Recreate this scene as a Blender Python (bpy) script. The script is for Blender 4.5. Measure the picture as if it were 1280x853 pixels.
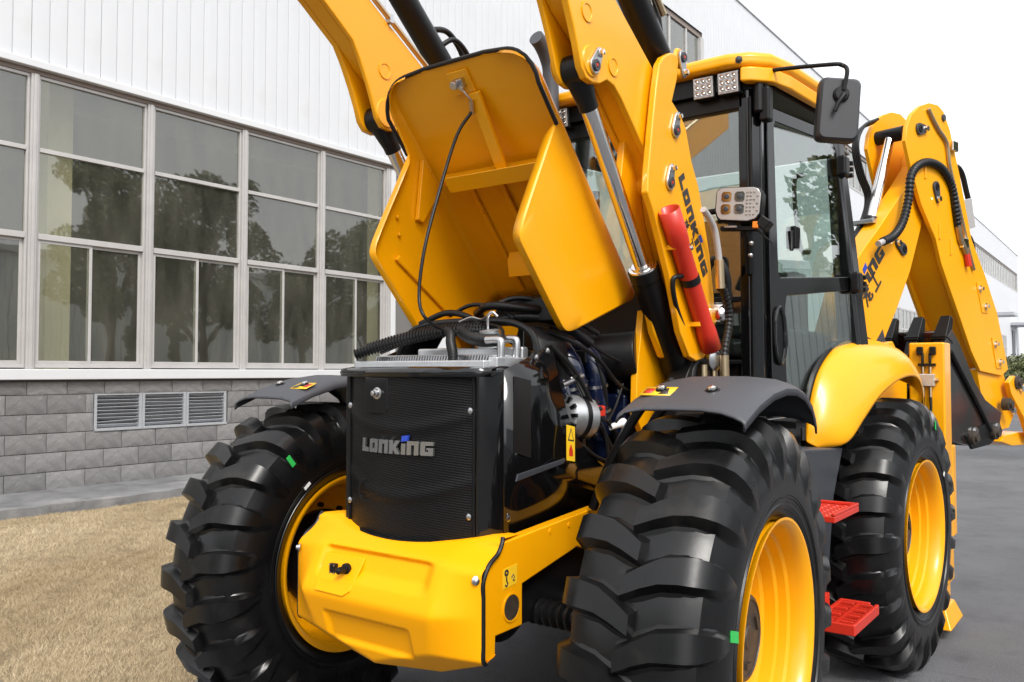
import bpy, bmesh, math, random
import numpy as np
from mathutils import Vector, Matrix
random.seed(7); rng = np.random.default_rng(7)
R = math.radians
scene = bpy.context.scene
for o in list(bpy.data.objects): bpy.data.objects.remove(o)
COL = scene.collection

# ------------------------------------------------------------------ camera
cam_data = bpy.data.cameras.new('camera')
cam_data.sensor_width = 36.0
cam_data.lens = 36.0 * 1060.0 / 1280.0
cam_data.clip_start = 0.05; cam_data.clip_end = 3000
cam = bpy.data.objects.new('camera', cam_data); COL.objects.link(cam)
cam.location = (2.086, -2.643, 1.55)
cam.rotation_euler = (R(90 + 2.08), 0, R(36.7))
scene.camera = cam

# ------------------------------------------------------------------ sky, sun, exposure
SUN_EL, SUN_AZ = 46.0, 128.0          # hazy sun high behind the camera's right shoulder
world = bpy.data.worlds.new('World'); scene.world = world; world.use_nodes = True
nt = world.node_tree; nt.nodes.clear()
sky = nt.nodes.new('ShaderNodeTexSky'); sky.sky_type = 'NISHITA'; sky.sun_disc = False
sky.sun_elevation = R(SUN_EL); sky.sun_rotation = R(SUN_AZ); sky.air_density = 1.0; sky.dust_density = 4.0; sky.ozone_density = 1.0
hsv = nt.nodes.new('ShaderNodeHueSaturation'); hsv.inputs['Saturation'].default_value = 0.16
mixw = nt.nodes.new('ShaderNodeMix'); mixw.data_type = 'RGBA'; mixw.inputs[0].default_value = 0.6
mixw.inputs[7].default_value = (7.2, 7.35, 7.6, 1)     # even cloud veil
bg = nt.nodes.new('ShaderNodeBackground'); bg.inputs['Strength'].default_value = 0.13
outw = nt.nodes.new('ShaderNodeOutputWorld')
nt.links.new(sky.outputs[0], hsv.inputs['Color']); nt.links.new(hsv.outputs[0], mixw.inputs[6])
nt.links.new(mixw.outputs[2], bg.inputs['Color']); nt.links.new(bg.outputs[0], outw.inputs[0])
sun_data = bpy.data.lights.new('sun', 'SUN'); sun_data.energy = 1.5; sun_data.angle = R(18); sun_data.color = (1.0, 0.96, 0.9)
sun = bpy.data.objects.new('sun', sun_data); COL.objects.link(sun)
SD = Vector((math.cos(R(SUN_EL)) * math.sin(R(SUN_AZ)), math.cos(R(SUN_EL)) * math.cos(R(SUN_AZ)), math.sin(R(SUN_EL))))
sun.rotation_euler = SD.to_track_quat('Z', 'Y').to_euler()
scene.view_settings.view_transform = 'Standard'; scene.view_settings.look = 'None'
scene.view_settings.exposure = 0.92; scene.view_settings.gamma = 1.0
scene.render.engine = 'CYCLES'
scene.cycles.max_bounces = 7; scene.cycles.diffuse_bounces = 3; scene.cycles.glossy_bounces = 4; scene.cycles.transparent_max_bounces = 10
scene.cycles.sample_clamp_indirect = 6.0

# ------------------------------------------------------------------ materials
def mat(name, col, rough=0.5, metal=0.0, coat=0.0, spec=0.5, noise=0.0, nscale=8.0, bump=0.0, bscale=40.0, rvar=0.0, spot=None):
    m = bpy.data.materials.new(name); m.use_nodes = True
    t = m.node_tree; b = t.nodes['Principled BSDF']
    b.inputs['Base Color'].default_value = (*col, 1); b.inputs['Roughness'].default_value = rough
    b.inputs['Metallic'].default_value = metal; b.inputs['Coat Weight'].default_value = coat
    b.inputs['Coat Roughness'].default_value = 0.08; b.inputs['Specular IOR Level'].default_value = spec
    tc = t.nodes.new('ShaderNodeTexCoord')
    if noise or rvar:
        n = t.nodes.new('ShaderNodeTexNoise'); n.inputs['Scale'].default_value = nscale; n.inputs['Detail'].default_value = 6
        n.inputs['Roughness'].default_value = 0.65
        t.links.new(tc.outputs['Object'], n.inputs['Vector'])
        if noise:
            r = t.nodes.new('ShaderNodeValToRGB'); r.color_ramp.elements[0].position = 0.3; r.color_ramp.elements[1].position = 0.7
            a = tuple(max(0, c * (1 - noise)) for c in col); z = tuple(min(1, c * (1 + noise)) for c in col)
            r.color_ramp.elements[0].color = (*a, 1); r.color_ramp.elements[1].color = (*z, 1)
            t.links.new(n.outputs['Fac'], r.inputs[0])
            src = r.outputs[0]
            if spot:
                n2 = t.nodes.new('ShaderNodeTexNoise'); n2.inputs['Scale'].default_value = spot[1]; n2.inputs['Detail'].default_value = 4
                t.links.new(tc.outputs['Object'], n2.inputs['Vector'])
                r2 = t.nodes.new('ShaderNodeValToRGB'); r2.color_ramp.elements[0].position = spot[2]; r2.color_ramp.elements[1].position = spot[2] + 0.12
                t.links.new(n2.outputs['Fac'], r2.inputs[0])
                mx = t.nodes.new('ShaderNodeMix'); mx.data_type = 'RGBA'; mx.inputs[7].default_value = (*spot[0], 1)
                t.links.new(r2.outputs[0], mx.inputs[0]); t.links.new(src, mx.inputs[6]); src = mx.outputs[2]
            t.links.new(src, b.inputs['Base Color'])
        if rvar:
            mr = t.nodes.new('ShaderNodeMapRange'); mr.inputs[3].default_value = max(0.02, rough - rvar); mr.inputs[4].default_value = rough + rvar
            t.links.new(n.outputs['Fac'], mr.inputs[0]); t.links.new(mr.outputs[0], b.inputs['Roughness'])
    if bump:
        n3 = t.nodes.new('ShaderNodeTexNoise'); n3.inputs['Scale'].default_value = bscale; n3.inputs['Detail'].default_value = 5
        t.links.new(tc.outputs['Object'], n3.inputs['Vector'])
        bp = t.nodes.new('ShaderNodeBump'); bp.inputs['Strength'].default_value = bump; bp.inputs['Distance'].default_value = 0.02
        t.links.new(n3.outputs['Fac'], bp.inputs['Height']); t.links.new(bp.outputs[0], b.inputs['Normal'])
    return m

def glass(name, tint, r0, gloss=1.0, haze=0.0, rough=0.0, wave=0.0):
    m = bpy.data.materials.new(name); m.use_nodes = True; t = m.node_tree; t.nodes.clear()
    o = t.nodes.new('ShaderNodeOutputMaterial'); tr = t.nodes.new('ShaderNodeBsdfTransparent'); tr.inputs[0].default_value = (*tint, 1)
    gl = t.nodes.new('ShaderNodeBsdfGlossy'); gl.inputs['Roughness'].default_value = rough; gl.inputs[0].default_value = (gloss, gloss, gloss, 1)
    lw = t.nodes.new('ShaderNodeLayerWeight'); lw.inputs['Blend'].default_value = 0.5           # Schlick's law, the same from both sides of a thin sheet
    pw = t.nodes.new('ShaderNodeMath'); pw.operation = 'POWER'; pw.inputs[1].default_value = 5.0; t.links.new(lw.outputs['Facing'], pw.inputs[0])
    fr = t.nodes.new('ShaderNodeMath'); fr.operation = 'MULTIPLY_ADD'; fr.inputs[1].default_value = 1 - r0; fr.inputs[2].default_value = r0; t.links.new(pw.outputs[0], fr.inputs[0])
    mx = t.nodes.new('ShaderNodeMixShader')
    t.links.new(fr.outputs[0], mx.inputs[0]); t.links.new(tr.outputs[0], mx.inputs[1]); t.links.new(gl.outputs[0], mx.inputs[2])
    last = mx
    tc = t.nodes.new('ShaderNodeTexCoord')
    if wave:
        n = t.nodes.new('ShaderNodeTexNoise'); n.inputs['Scale'].default_value = 1.3; n.inputs['Detail'].default_value = 2
        t.links.new(tc.outputs['Object'], n.inputs['Vector'])
        bp = t.nodes.new('ShaderNodeBump'); bp.inputs['Strength'].default_value = wave; bp.inputs['Distance'].default_value = 0.02
        t.links.new(n.outputs['Fac'], bp.inputs['Height']); t.links.new(bp.outputs[0], gl.inputs['Normal'])
    if haze:
        df = t.nodes.new('ShaderNodeBsdfDiffuse'); df.inputs[0].default_value = (0.40, 0.385, 0.32, 1)  # painted haze: pale diffuse colour mixed in to lighten the dark panes
        n = t.nodes.new('ShaderNodeTexNoise'); n.inputs['Scale'].default_value = 2.2; n.inputs['Detail'].default_value = 7
        mp = t.nodes.new('ShaderNodeMapping'); mp.inputs['Scale'].default_value = (1, 1.6, 0.5)
        t.links.new(tc.outputs['Object'], mp.inputs[0]); t.links.new(mp.outputs[0], n.inputs['Vector'])
        mr = t.nodes.new('ShaderNodeMapRange'); mr.inputs[1].default_value = 0.35; mr.inputs[2].default_value = 0.75
        mr.inputs[3].default_value = haze * 0.5; mr.inputs[4].default_value = haze * 1.5
        t.links.new(n.outputs['Fac'], mr.inputs[0])
        m2 = t.nodes.new('ShaderNodeMixShader')
        t.links.new(mr.outputs[0], m2.inputs[0]); t.links.new(last.outputs[0], m2.inputs[1]); t.links.new(df.outputs[0], m2.inputs[2]); last = m2
    t.links.new(last.outputs[0], o.inputs[0]); return m

M = {}
M['yellow'] = mat('yellow_paint', (0.86, 0.366, 0.001), 0.33, coat=0.25, spec=0.4, rvar=0.07, noise=0.035, nscale=2.2, bump=0.012, bscale=220)
M['bumper'] = mat('yellow_plastic', (0.90, 0.372, 0.001), 0.42, coat=0.0, spec=0.16, bump=0.012, bscale=400)
M['black'] = mat('black_gloss_paint', (0.0035, 0.0035, 0.004), 0.10, coat=0.3, spec=0.45, rvar=0.05, nscale=5)
M['satin'] = mat('black_satin', (0.0055, 0.0055, 0.006), 0.38, rvar=0.08, nscale=9, spec=0.3)
M['grey'] = mat('grey_plastic', (0.055, 0.057, 0.066), 0.5, bump=0.02, bscale=260, rvar=0.05)
M['tank'] = mat('grey_sheet', (0.036, 0.040, 0.048), 0.45, rvar=0.05)
M['rubber'] = mat('tyre_rubber', (0.0042, 0.0042, 0.0046), 0.30, noise=0.3, nscale=14, rvar=0.09, bump=0.012, bscale=60, spot=((0.016, 0.0145, 0.013), 7.0, 0.58), spec=0.42)
M['hose'] = mat('hose_rubber', (0.007, 0.007, 0.0075), 0.4, spec=0.35)
M['chrome'] = mat('chrome', (0.78, 0.76, 0.74), 0.12, metal=1)
M['steel'] = mat('zinc_steel', (0.56, 0.56, 0.57), 0.3, metal=1, rvar=0.1, nscale=30)
M['brass'] = mat('yellow_zinc', (0.60, 0.47, 0.30), 0.33, metal=1)
M['alu'] = mat('cast_aluminium', (0.60, 0.61, 0.62), 0.38, metal=0.85, noise=0.12, nscale=25)
M['red'] = mat('red_paint', (0.56, 0.028, 0.012), 0.38, coat=0.1)
M['engine'] = mat('engine_blue', (0.005, 0.009, 0.030), 0.2, coat=0.6)
M['hub'] = mat('hub_brown', (0.040, 0.030, 0.022), 0.5, noise=0.4, nscale=20)
M['bucket_mottle'] = mat('bucket_black', (0.012, 0.011, 0.011), 0.16, noise=0.3, nscale=5, coat=0.5, spot=((0.055, 0.012, 0.006), 1.8, 0.5))  # black with red-brown blotches mixed in by a second noise
M['lens'] = mat('lamp_lens', (0.46, 0.43, 0.41), 0.2, metal=0.3, coat=0.6)
M['led'] = mat('lamp_reflector', (0.50, 0.47, 0.45), 0.1, metal=1.0)
M['amber'] = mat('amber_lamp', (0.8, 0.22, 0.02), 0.2)
M['sticker'] = mat('sticker_yellow', (0.85, 0.52, 0.02), 0.4)
M['white_st'] = mat('sticker_white', (0.7, 0.7, 0.68), 0.4)
M['green_st'] = mat('sticker_green', (0.03, 0.42, 0.08), 0.4)
M['print'] = mat('print_dark', (0.030, 0.028, 0.028), 0.4)
M['blue'] = mat('logo_blue', (0.02, 0.06, 0.42), 0.3)
M['silver'] = mat('logo_silver', (0.40, 0.41, 0.43), 0.2, metal=0.9)
M['interior'] = mat('cab_trim', (0.035, 0.036, 0.038), 0.6, bump=0.03, bscale=200)
M['seat'] = mat('seat_cloth', (0.02, 0.02, 0.022), 0.8, bump=0.1, bscale=300)
M['headliner'] = mat('headliner', (0.12, 0.12, 0.115), 0.8)
M['cabglass'] = glass('cab_glass', (0.84, 0.91, 0.88), 0.20, gloss=0.95)
M['mirror_back'] = mat('mirror_shell', (0.028, 0.029, 0.033), 0.45, bump=0.02, bscale=300)
M['mirror'] = mat('mirror_glass', (0.9, 0.9, 0.9), 0.02, metal=1)
# setting
M['white'] = mat('white_cladding', (0.55, 0.56, 0.58), 0.55, noise=0.035, nscale=0.7, spot=((0.52, 0.525, 0.53), 0.9, 0.60))
M['white2'] = mat('bright_cladding', (0.84, 0.88, 0.87), 0.5, noise=0.02, nscale=0.7)  # base colour raised above the hall's white to offset weaker light on these walls
M['trim'] = mat('white_trim', (0.57, 0.575, 0.59), 0.4, noise=0.03, nscale=2)
M['frame'] = mat('aluminium_frame', (0.43, 0.415, 0.405), 0.42, metal=0.15, noise=0.08, nscale=3)
M['frame_dk'] = mat('window_head_brown', (0.20, 0.155, 0.13), 0.5)
M['winglass'] = glass('window_glass', (0.86, 0.87, 0.82), 0.105, gloss=0.90, haze=0.07, rough=0.02, wave=0.10)
M['farglass'] = glass('high_window_glass', (0.7, 0.74, 0.74), 0.17, gloss=0.85, haze=0.15, rough=0.05)
M['block'] = [mat(f'split_block_{i}', c, 0.85, noise=0.16, nscale=9, bump=0.5, bscale=22, spot=((0.30, 0.30, 0.30), 5.0, 0.66)) for i, c in
              enumerate([(0.165, 0.160, 0.160), (0.185, 0.180, 0.180), (0.150, 0.145, 0.146), (0.20, 0.195, 0.195)])]
M['mortar'] = mat('mortar', (0.15, 0.145, 0.14), 0.9, bump=0.3, bscale=60)
M['louvre'] = mat('louvre_metal', (0.40, 0.415, 0.44), 0.4, metal=0.3, noise=0.05, nscale=6)
M['concrete'] = mat('apron_concrete', (0.15, 0.15, 0.153), 0.85, noise=0.35, nscale=2.2, bump=0.35, bscale=30, spot=((0.23, 0.225, 0.22), 1.6, 0.58))
M['inside'] = mat('hall_inside', (0.20, 0.195, 0.175), 0.8)
M['column'] = mat('hall_column', (0.60, 0.55, 0.38), 0.7)
def asphalt_mat():
    m = mat('asphalt', (0.13, 0.131, 0.14), 0.85, bump=0.6, bscale=170); t = m.node_tree; b = t.nodes['Principled BSDF']; tc = t.nodes.new('ShaderNodeTexCoord')
    def noise(sc, det=5, ro=.6):
        n = t.nodes.new('ShaderNodeTexNoise'); n.inputs['Scale'].default_value = sc; n.inputs['Detail'].default_value = det; n.inputs['Roughness'].default_value = ro
        t.links.new(tc.outputs['Object'], n.inputs['Vector']); return n.outputs['Fac']
    def ramp(src, p0, p1, c0, c1):
        r = t.nodes.new('ShaderNodeValToRGB'); r.color_ramp.elements[0].position = p0; r.color_ramp.elements[1].position = p1
        r.color_ramp.elements[0].color = (*c0, 1); r.color_ramp.elements[1].color = (*c1, 1); t.links.new(src, r.inputs[0]); return r.outputs[0]
    def mul(a, c):
        x = t.nodes.new('ShaderNodeMix'); x.data_type = 'RGBA'; x.blend_type = 'MULTIPLY'; x.inputs[0].default_value = 1; t.links.new(a, x.inputs[6]); t.links.new(c, x.inputs[7]); return x.outputs[2]
    col = ramp(noise(150, 3), .35, .72, (0.085, 0.086, 0.092), (0.205, 0.206, 0.218))
    col = mul(col, ramp(noise(.55, 6), .36, .62, (.74, .74, .75), (1.06, 1.06, 1.06)))
    col = mul(col, ramp(noise(3.3, 7, .7), .30, .48, (.70, .69, .69), (1, 1, 1)))
    vo = t.nodes.new('ShaderNodeTexVoronoi'); vo.feature = 'DISTANCE_TO_EDGE'; vo.inputs['Scale'].default_value = .33
    wp = t.nodes.new('ShaderNodeMix'); wp.data_type = 'RGBA'; wp.inputs[0].default_value = .06; t.links.new(tc.outputs['Object'], wp.inputs[6])
    nn = t.nodes.new('ShaderNodeTexNoise'); nn.inputs['Scale'].default_value = 2.5; t.links.new(tc.outputs['Object'], nn.inputs['Vector']); t.links.new(nn.outputs['Color'], wp.inputs[7]); t.links.new(wp.outputs[2], vo.inputs['Vector'])
    col = mul(col, ramp(vo.outputs['Distance'], .001, .003, (.82, .82, .82), (1, 1, 1)))
    t.links.new(col, b.inputs['Base Color']); return m
M['asphalt'] = asphalt_mat()
M['soil'] = mat('lawn_soil', (0.24, 0.185, 0.11), 0.95, noise=0.3, nscale=6, bump=0.8, bscale=50, spot=((0.20, 0.14, 0.075), 2.5, 0.62))
M['bark'] = mat('bark', (0.09, 0.07, 0.05), 0.9, bump=0.5, bscale=20)
for i, c in enumerate([(0.090, 0.105, 0.030), (0.120, 0.130, 0.048), (0.065, 0.080, 0.024)]):
    M[f'leaf{i}'] = mat(f'foliage_{i}', c, 0.6, noise=0.3, nscale=3)

def grass_mat():
    m = bpy.data.materials.new('dry_grass'); m.use_nodes = True; t = m.node_tree; b = t.nodes['Principled BSDF']
    b.inputs['Roughness'].default_value = 0.75
    at = t.nodes.new('ShaderNodeAttribute'); at.attribute_name = 'tone'
    r = t.nodes.new('ShaderNodeValToRGB'); e = r.color_ramp.elements
    e[0].position = 0.0; e[0].color = (0.27, 0.195, 0.105, 1); e[1].position = 1.0; e[1].color = (0.60, 0.50, 0.35, 1)
    k = e.new(0.45); k.color = (0.45, 0.355, 0.22, 1)
    k = e.new(0.03); k.color = (0.20, 0.21, 0.07, 1)
    k = e.new(0.06); k.color = (0.26, 0.185, 0.095, 1)
    t.links.new(at.outputs['Fac'], r.inputs[0]); t.links.new(r.outputs[0], b.inputs['Base Color'])
    return m
M['grass'] = grass_mat()

def grille_mat():
    m = mat('grille_mesh', (0.004, 0.004, 0.0045), 0.42, spec=0.22); t = m.node_tree; b = t.nodes['Principled BSDF']
    tc = t.nodes.new('ShaderNodeTexCoord'); sp = t.nodes.new('ShaderNodeSeparateXYZ'); t.links.new(tc.outputs['Object'], sp.inputs[0])
    def sine(out, k):
        a = t.nodes.new('ShaderNodeMath'); a.operation = 'MULTIPLY'; a.inputs[1].default_value = k; t.links.new(out, a.inputs[0])
        s = t.nodes.new('ShaderNodeMath'); s.operation = 'SINE'; t.links.new(a.outputs[0], s.inputs[0]); return s.outputs[0]
    sh = t.nodes.new('ShaderNodeMath'); sh.operation = 'MULTIPLY_ADD'; sh.inputs[1].default_value = 0.12
    t.links.new(sp.outputs[0], sh.inputs[0]); t.links.new(sp.outputs[2], sh.inputs[2])
    z = sine(sh.outputs[0], 2 * math.pi / 0.0085)
    x = sine(sp.outputs[0], 2 * math.pi / 0.02)
    mm = t.nodes.new('ShaderNodeMath'); mm.operation = 'MULTIPLY_ADD'; mm.inputs[1].default_value = 0.25
    t.links.new(x, mm.inputs[0]); t.links.new(z, mm.inputs[2])
    bp = t.nodes.new('ShaderNodeBump'); bp.inputs['Strength'].default_value = 0.3; bp.inputs['Distance'].default_value = 0.0015
    t.links.new(mm.outputs[0], bp.inputs['Height']); t.links.new(bp.outputs[0], b.inputs['Normal'])
    return m
M['grille'] = grille_mat()

def perf_mat():
    m = mat('perforated_sheet', (0.01, 0.01, 0.011), 0.3); t = m.node_tree; b = t.nodes['Principled BSDF']
    tc = t.nodes.new('ShaderNodeTexCoord'); mp = t.nodes.new('ShaderNodeMapping'); mp.inputs['Rotation'].default_value = (R(45), 0, 0)
    t.links.new(tc.outputs['Object'], mp.inputs[0])
    vo = t.nodes.new('ShaderNodeTexVoronoi'); vo.inputs['Scale'].default_value = 95; vo.inputs['Randomness'].default_value = 0.0
    t.links.new(mp.outputs[0], vo.inputs['Vector'])
    r = t.nodes.new('ShaderNodeValToRGB'); r.color_ramp.elements[0].position = 0.38; r.color_ramp.elements[1].position = 0.48
    r.color_ramp.elements[0].color = (0.001, 0.001, 0.001, 1); r.color_ramp.elements[1].color = (0.012, 0.011, 0.011, 1)
    t.links.new(vo.outputs['Distance'], r.inputs[0]); t.links.new(r.outputs[0], b.inputs['Base Color'])
    return m
M['perf'] = perf_mat()

# ------------------------------------------------------------------ mesh helpers
def catmull(pts, k=6):
    P = [Vector(p) for p in pts]
    if len(P) < 3: return P
    E = [P[0] * 2 - P[1]] + P + [P[-1] * 2 - P[-2]]
    out = []
    for i in range(1, len(E) - 2):
        a, b, c, d = E[i - 1], E[i], E[i + 1], E[i + 2]
        for j in range(k):
            t = j / k
            out.append(0.5 * ((2 * b) + (c - a) * t + (2 * a - 5 * b + 4 * c - d) * t * t + (3 * b - a - 3 * c + d) * t ** 3))
    out.append(P[-1]); return out

class MB:
    def __init__(s): s.v = []; s.f = []
    def add(s, vs, fs):
        n = len(s.v); s.v += [tuple(v) for v in vs]; s.f += [tuple(i + n for i in f) for f in fs]; return s
    def box(s, c, d, rot=None):
        x, y, z = (q / 2 for q in d); m = rot if rot is not None else Matrix.Identity(3); c = Vector(c)
        vs = [c + m @ Vector((a * x, b * y, e * z)) for a in (-1, 1) for b in (-1, 1) for e in (-1, 1)]
        return s.add(vs, [(0, 1, 3, 2), (4, 6, 7, 5), (0, 4, 5, 1), (2, 3, 7, 6), (0, 2, 6, 4), (1, 5, 7, 3)])
    def span(s, a, b):
        return s.box([(p + q) / 2 for p, q in zip(a, b)], [abs(q - p) for p, q in zip(a, b)])
    def prism(s, pts, vec):
        n = len(pts); vec = Vector(vec); A = [Vector(p) for p in pts]
        return s.add(A + [p + vec for p in A], [tuple(range(n)), tuple(range(2 * n - 1, n - 1, -1))] + [(i, (i + 1) % n, n + (i + 1) % n, n + i) for i in range(n)])
    def px(s, yz, x0, x1): return s.prism([(x0, y, z) for y, z in yz], (x1 - x0, 0, 0))
    def py(s, xz, y0, y1): return s.prism([(x, y0, z) for x, z in xz], (0, y1 - y0, 0))
    def pz(s, xy, z0, z1): return s.prism([(x, y, z0) for x, y in xy], (0, 0, z1 - z0))
    def tube(s, path, r, n=10, caps=True, up=None):
        P = [Vector(p) for p in path]; m = len(P); rs = r if isinstance(r, (list, tuple)) else [r] * m
        T = [(P[min(i + 1, m - 1)] - P[max(i - 1, 0)]).normalized() for i in range(m)]
        a = Vector((0, 0, 1)) if abs(T[0].z) < 0.9 else Vector((1, 0, 0))
        nrm = (a - T[0] * a.dot(T[0])).normalized(); vs = []
        for i in range(m):
            nrm = (nrm - T[i] * nrm.dot(T[i])).normalized(); bi = T[i].cross(nrm)
            for j in range(n):
                t = 2 * math.pi * j / n; vs.append(P[i] + (nrm * math.cos(t) + bi * math.sin(t)) * rs[i])
        fs = [(i * n + j, i * n + (j + 1) % n, (i + 1) * n + (j + 1) % n, (i + 1) * n + j) for i in range(m - 1) for j in range(n)]
        if caps: fs += [tuple(range(n - 1, -1, -1)), tuple(range((m - 1) * n, m * n))]
        return s.add(vs, fs)
    def cyl(s, a, b, r, r2=None, n=20): return s.tube([a, b], [r, r2 if r2 is not None else r], n)
    def rev(s, a, d, prof, n=28, close=False):
        "revolve (t along d, r) profile about the axis from a along d"
        a = Vector(a); d = Vector(d).normalized(); u = d.orthogonal().normalized(); w = d.cross(u); vs = []; m = len(prof)
        for t, r in prof:
            for j in range(n):
                q = 2 * math.pi * j / n; vs.append(a + d * t + (u * math.cos(q) + w * math.sin(q)) * max(r, 1e-4))
        mm = m if close else m - 1
        return s.add(vs, [(i * n + j, i * n + (j + 1) % n, ((i + 1) % m) * n + (j + 1) % n, ((i + 1) % m) * n + j) for i in range(mm) for j in range(n)])
    def ball(s, c, r, n=12):
        return s.rev(c, (0, 0, 1), [(-r * math.cos(math.pi * i / n), r * math.sin(math.pi * i / n)) for i in range(n + 1)], n * 2)
    def grid(s, rows):
        n = len(rows[0]); vs = [p for r in rows for p in r]
        return s.add(vs, [(i * n + j, i * n + j + 1, (i + 1) * n + j + 1, (i + 1) * n + j) for i in range(len(rows) - 1) for j in range(n - 1)])
    def mir(s):
        s.v = [(-x, y, z) for x, y, z in s.v]; s.f = [tuple(reversed(f)) for f in s.f]; return s
    def mesh(s, name, ang=35, recalc=True):
        me = bpy.data.meshes.new(name); me.from_pydata(s.v, [], s.f)
        if recalc:
            bm = bmesh.new(); bm.from_mesh(me); bmesh.ops.recalc_face_normals(bm, faces=bm.faces); bm.to_mesh(me); bm.free()
        me.polygons.foreach_set('use_smooth', [True] * len(me.polygons))
        me.set_sharp_from_angle(angle=R(ang)); return me
    def build(s, name, m, parent=None, bevel=0.0, seg=2, ang=35, solid=0.0, sub=0):
        me = s.mesh(name, ang)
        o = bpy.data.objects.new(name, me); COL.objects.link(o); me.materials.append(M[m] if isinstance(m, str) else m)
        if parent is not None: o.parent = parent
        if sub:
            q = o.modifiers.new('sub', 'SUBSURF'); q.levels = q.render_levels = sub
        if solid:
            q = o.modifiers.new('solid', 'SOLIDIFY'); q.thickness = solid; q.offset = 0
        if bevel:
            q = o.modifiers.new('bevel', 'BEVEL'); q.width = bevel; q.segments = seg; q.limit_method = 'ANGLE'; q.angle_limit = R(40); q.harden_normals = True
        return o

def tag(o, label=None, cat=None, group=None, kind=None):
    if label: o['label'] = label
    if cat: o['category'] = cat
    if group: o['group'] = group
    if kind: o['kind'] = kind
    return o
def empty(name, loc=(0, 0, 0), parent=None):
    o = bpy.data.objects.new(name, None); COL.objects.link(o); o.location = loc; o.empty_display_size = 0.2
    if parent is not None: o.parent = parent
    return o
def dup(o, parent):
    c = o.copy(); COL.objects.link(c); c.parent = parent; return c
def box(name, a, b, m, parent=None, bevel=0.0): return MB().span(a, b).build(name, m, parent, bevel)

def pane(name, pts, vec, m, parent, s=1):
    "a flat sheet of glass with real thickness"
    b = MB().prism(pts, vec)
    if s < 0: b.mir()
    return b.build(name, m, parent, ang=20)
def corrugated(path, r, pitch=0.012, amp=0.18, k=8):
    P = catmull(path, k); L = [0.0]
    for a, b in zip(P, P[1:]): L.append(L[-1] + (b - a).length)
    n = int(L[-1] / pitch * 4); out = []; rs = []; i = 0
    for q in range(n + 1):
        t = L[-1] * q / n
        while i < len(P) - 2 and L[i + 1] < t: i += 1
        f = (t - L[i]) / max(1e-6, L[i + 1] - L[i]); out.append(P[i].lerp(P[i + 1], min(1, f))); rs.append(r * (1 + amp * (1 if q % 4 < 2 else -1)))
    return out, rs

# lettering: each glyph is a set of boxes/polygons in a unit-high cell
GLYPH = {
 'L': (0.97, [[(0, 0), (.4, 0), (.4, 1), (0, 1)], [(.4, 0), (.94, 0), (.94, .32), (.4, .32)]]),
 'O': (1.08, [[(.08, 0), (.92, 0), (1, .08), (1, .29), (0, .29), (0, .08)], [(0, .71), (1, .71), (1, .92), (.92, 1), (.08, 1), (0, .92)], [(0, .29), (.37, .29), (.37, .71), (0, .71)], [(.63, .29), (1, .29), (1, .71), (.63, .71)]]),
 'N': (1.08, [[(0, 0), (.37, 0), (.37, 1), (0, 1)], [(.37, .70), (1, .70), (1, .9), (.9, 1), (.37, 1)], [(.63, 0), (1, 0), (1, .70), (.63, .70)]]),
 'K': (1.08, [[(0, 0), (.37, 0), (.37, 1), (0, 1)], [(.37, .36), (.62, 0), (1.06, 0), (.66, .5), (1.04, 1), (.62, 1), (.37, .64)]]),
 'I': (0.46, [[(.02, 0), (.40, 0), (.40, .80), (.02, .80)]]),
 'G': (1.06, [[(.08, 0), (1, 0), (1, .29), (0, .29), (0, .08)], [(0, .72), (1, .72), (1, 1), (.08, 1), (0, .92)], [(0, .29), (.37, .29), (.37, .72), (0, .72)], [(.64, .29), (1, .29), (1, .56), (.64, .56)], [(.5, .40), (.638, .40), (.638, .56), (.5, .56)]]),
}
def write(word, origin, u, v, h, depth, m, parent, width=1.0, curve=None, blue=True, only=None, shear=0.0):
    O = Vector(origin); u = Vector(u).normalized(); v = Vector(v).normalized(); n = u.cross(v).normalized(); x = 0.0
    for ch in word:
        w, polys = GLYPH[ch]; b = MB()
        def pt(p): 
            q = O + u * ((x + p[0] * width + shear * p[1]) * h) + v * (p[1] * h)
            if curve: q = q + n * curve((x + p[0] * width) * h)
            return q
        for p in polys: b.prism([pt(q) for q in p], n * depth)
        b.build('letter', m, parent)
        if ch == 'I' and blue:
            d = MB().prism([pt(q) for q in [(-.02, .92), (.52, 1.0), (.60, 1.42), (.04, 1.34)]], n * depth); d.build('letter_dot', 'blue', parent)
        x += w * width + 0.07
    return x * h
def strokes(rects, origin, u, v, h, depth, m, parent, w=0.13, name='glyph'):
    O = Vector(origin); u = Vector(u).normalized(); v = Vector(v).normalized(); n = u.cross(v).normalized(); b = MB()
    for i, (a, c) in enumerate(rects):
        A = O + u * a[0] * h + v * a[1] * h; C = O + u * c[0] * h + v * c[1] * h; d = (C - A).normalized(); s = n.cross(d) * w * h / 2
        b.prism([A - s, C - s * .8, C + s * .8, A + s], n * (depth + 0.0004 * i))
    return b.build(name, m, parent)
LONG = [((.05, .70), (.95, .74)), ((.42, 1.0), (.38, .62)), ((.38, .62), (.05, .02)), ((.56, .68), (.56, .14)), ((.56, .12), (.95, .08)), ((.95, .08), (.95, .30)), ((.85, .52), (.42, .18)), ((.66, .98), (.82, .86))]
GONG = [((.12, .9), (.88, .9)), ((.5, .83), (.5, .12)), ((.03, .05), (.97, .05))]

# ================================================================== THE SETTING
WX = -9.0                                       # facade plane of the hall
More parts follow.
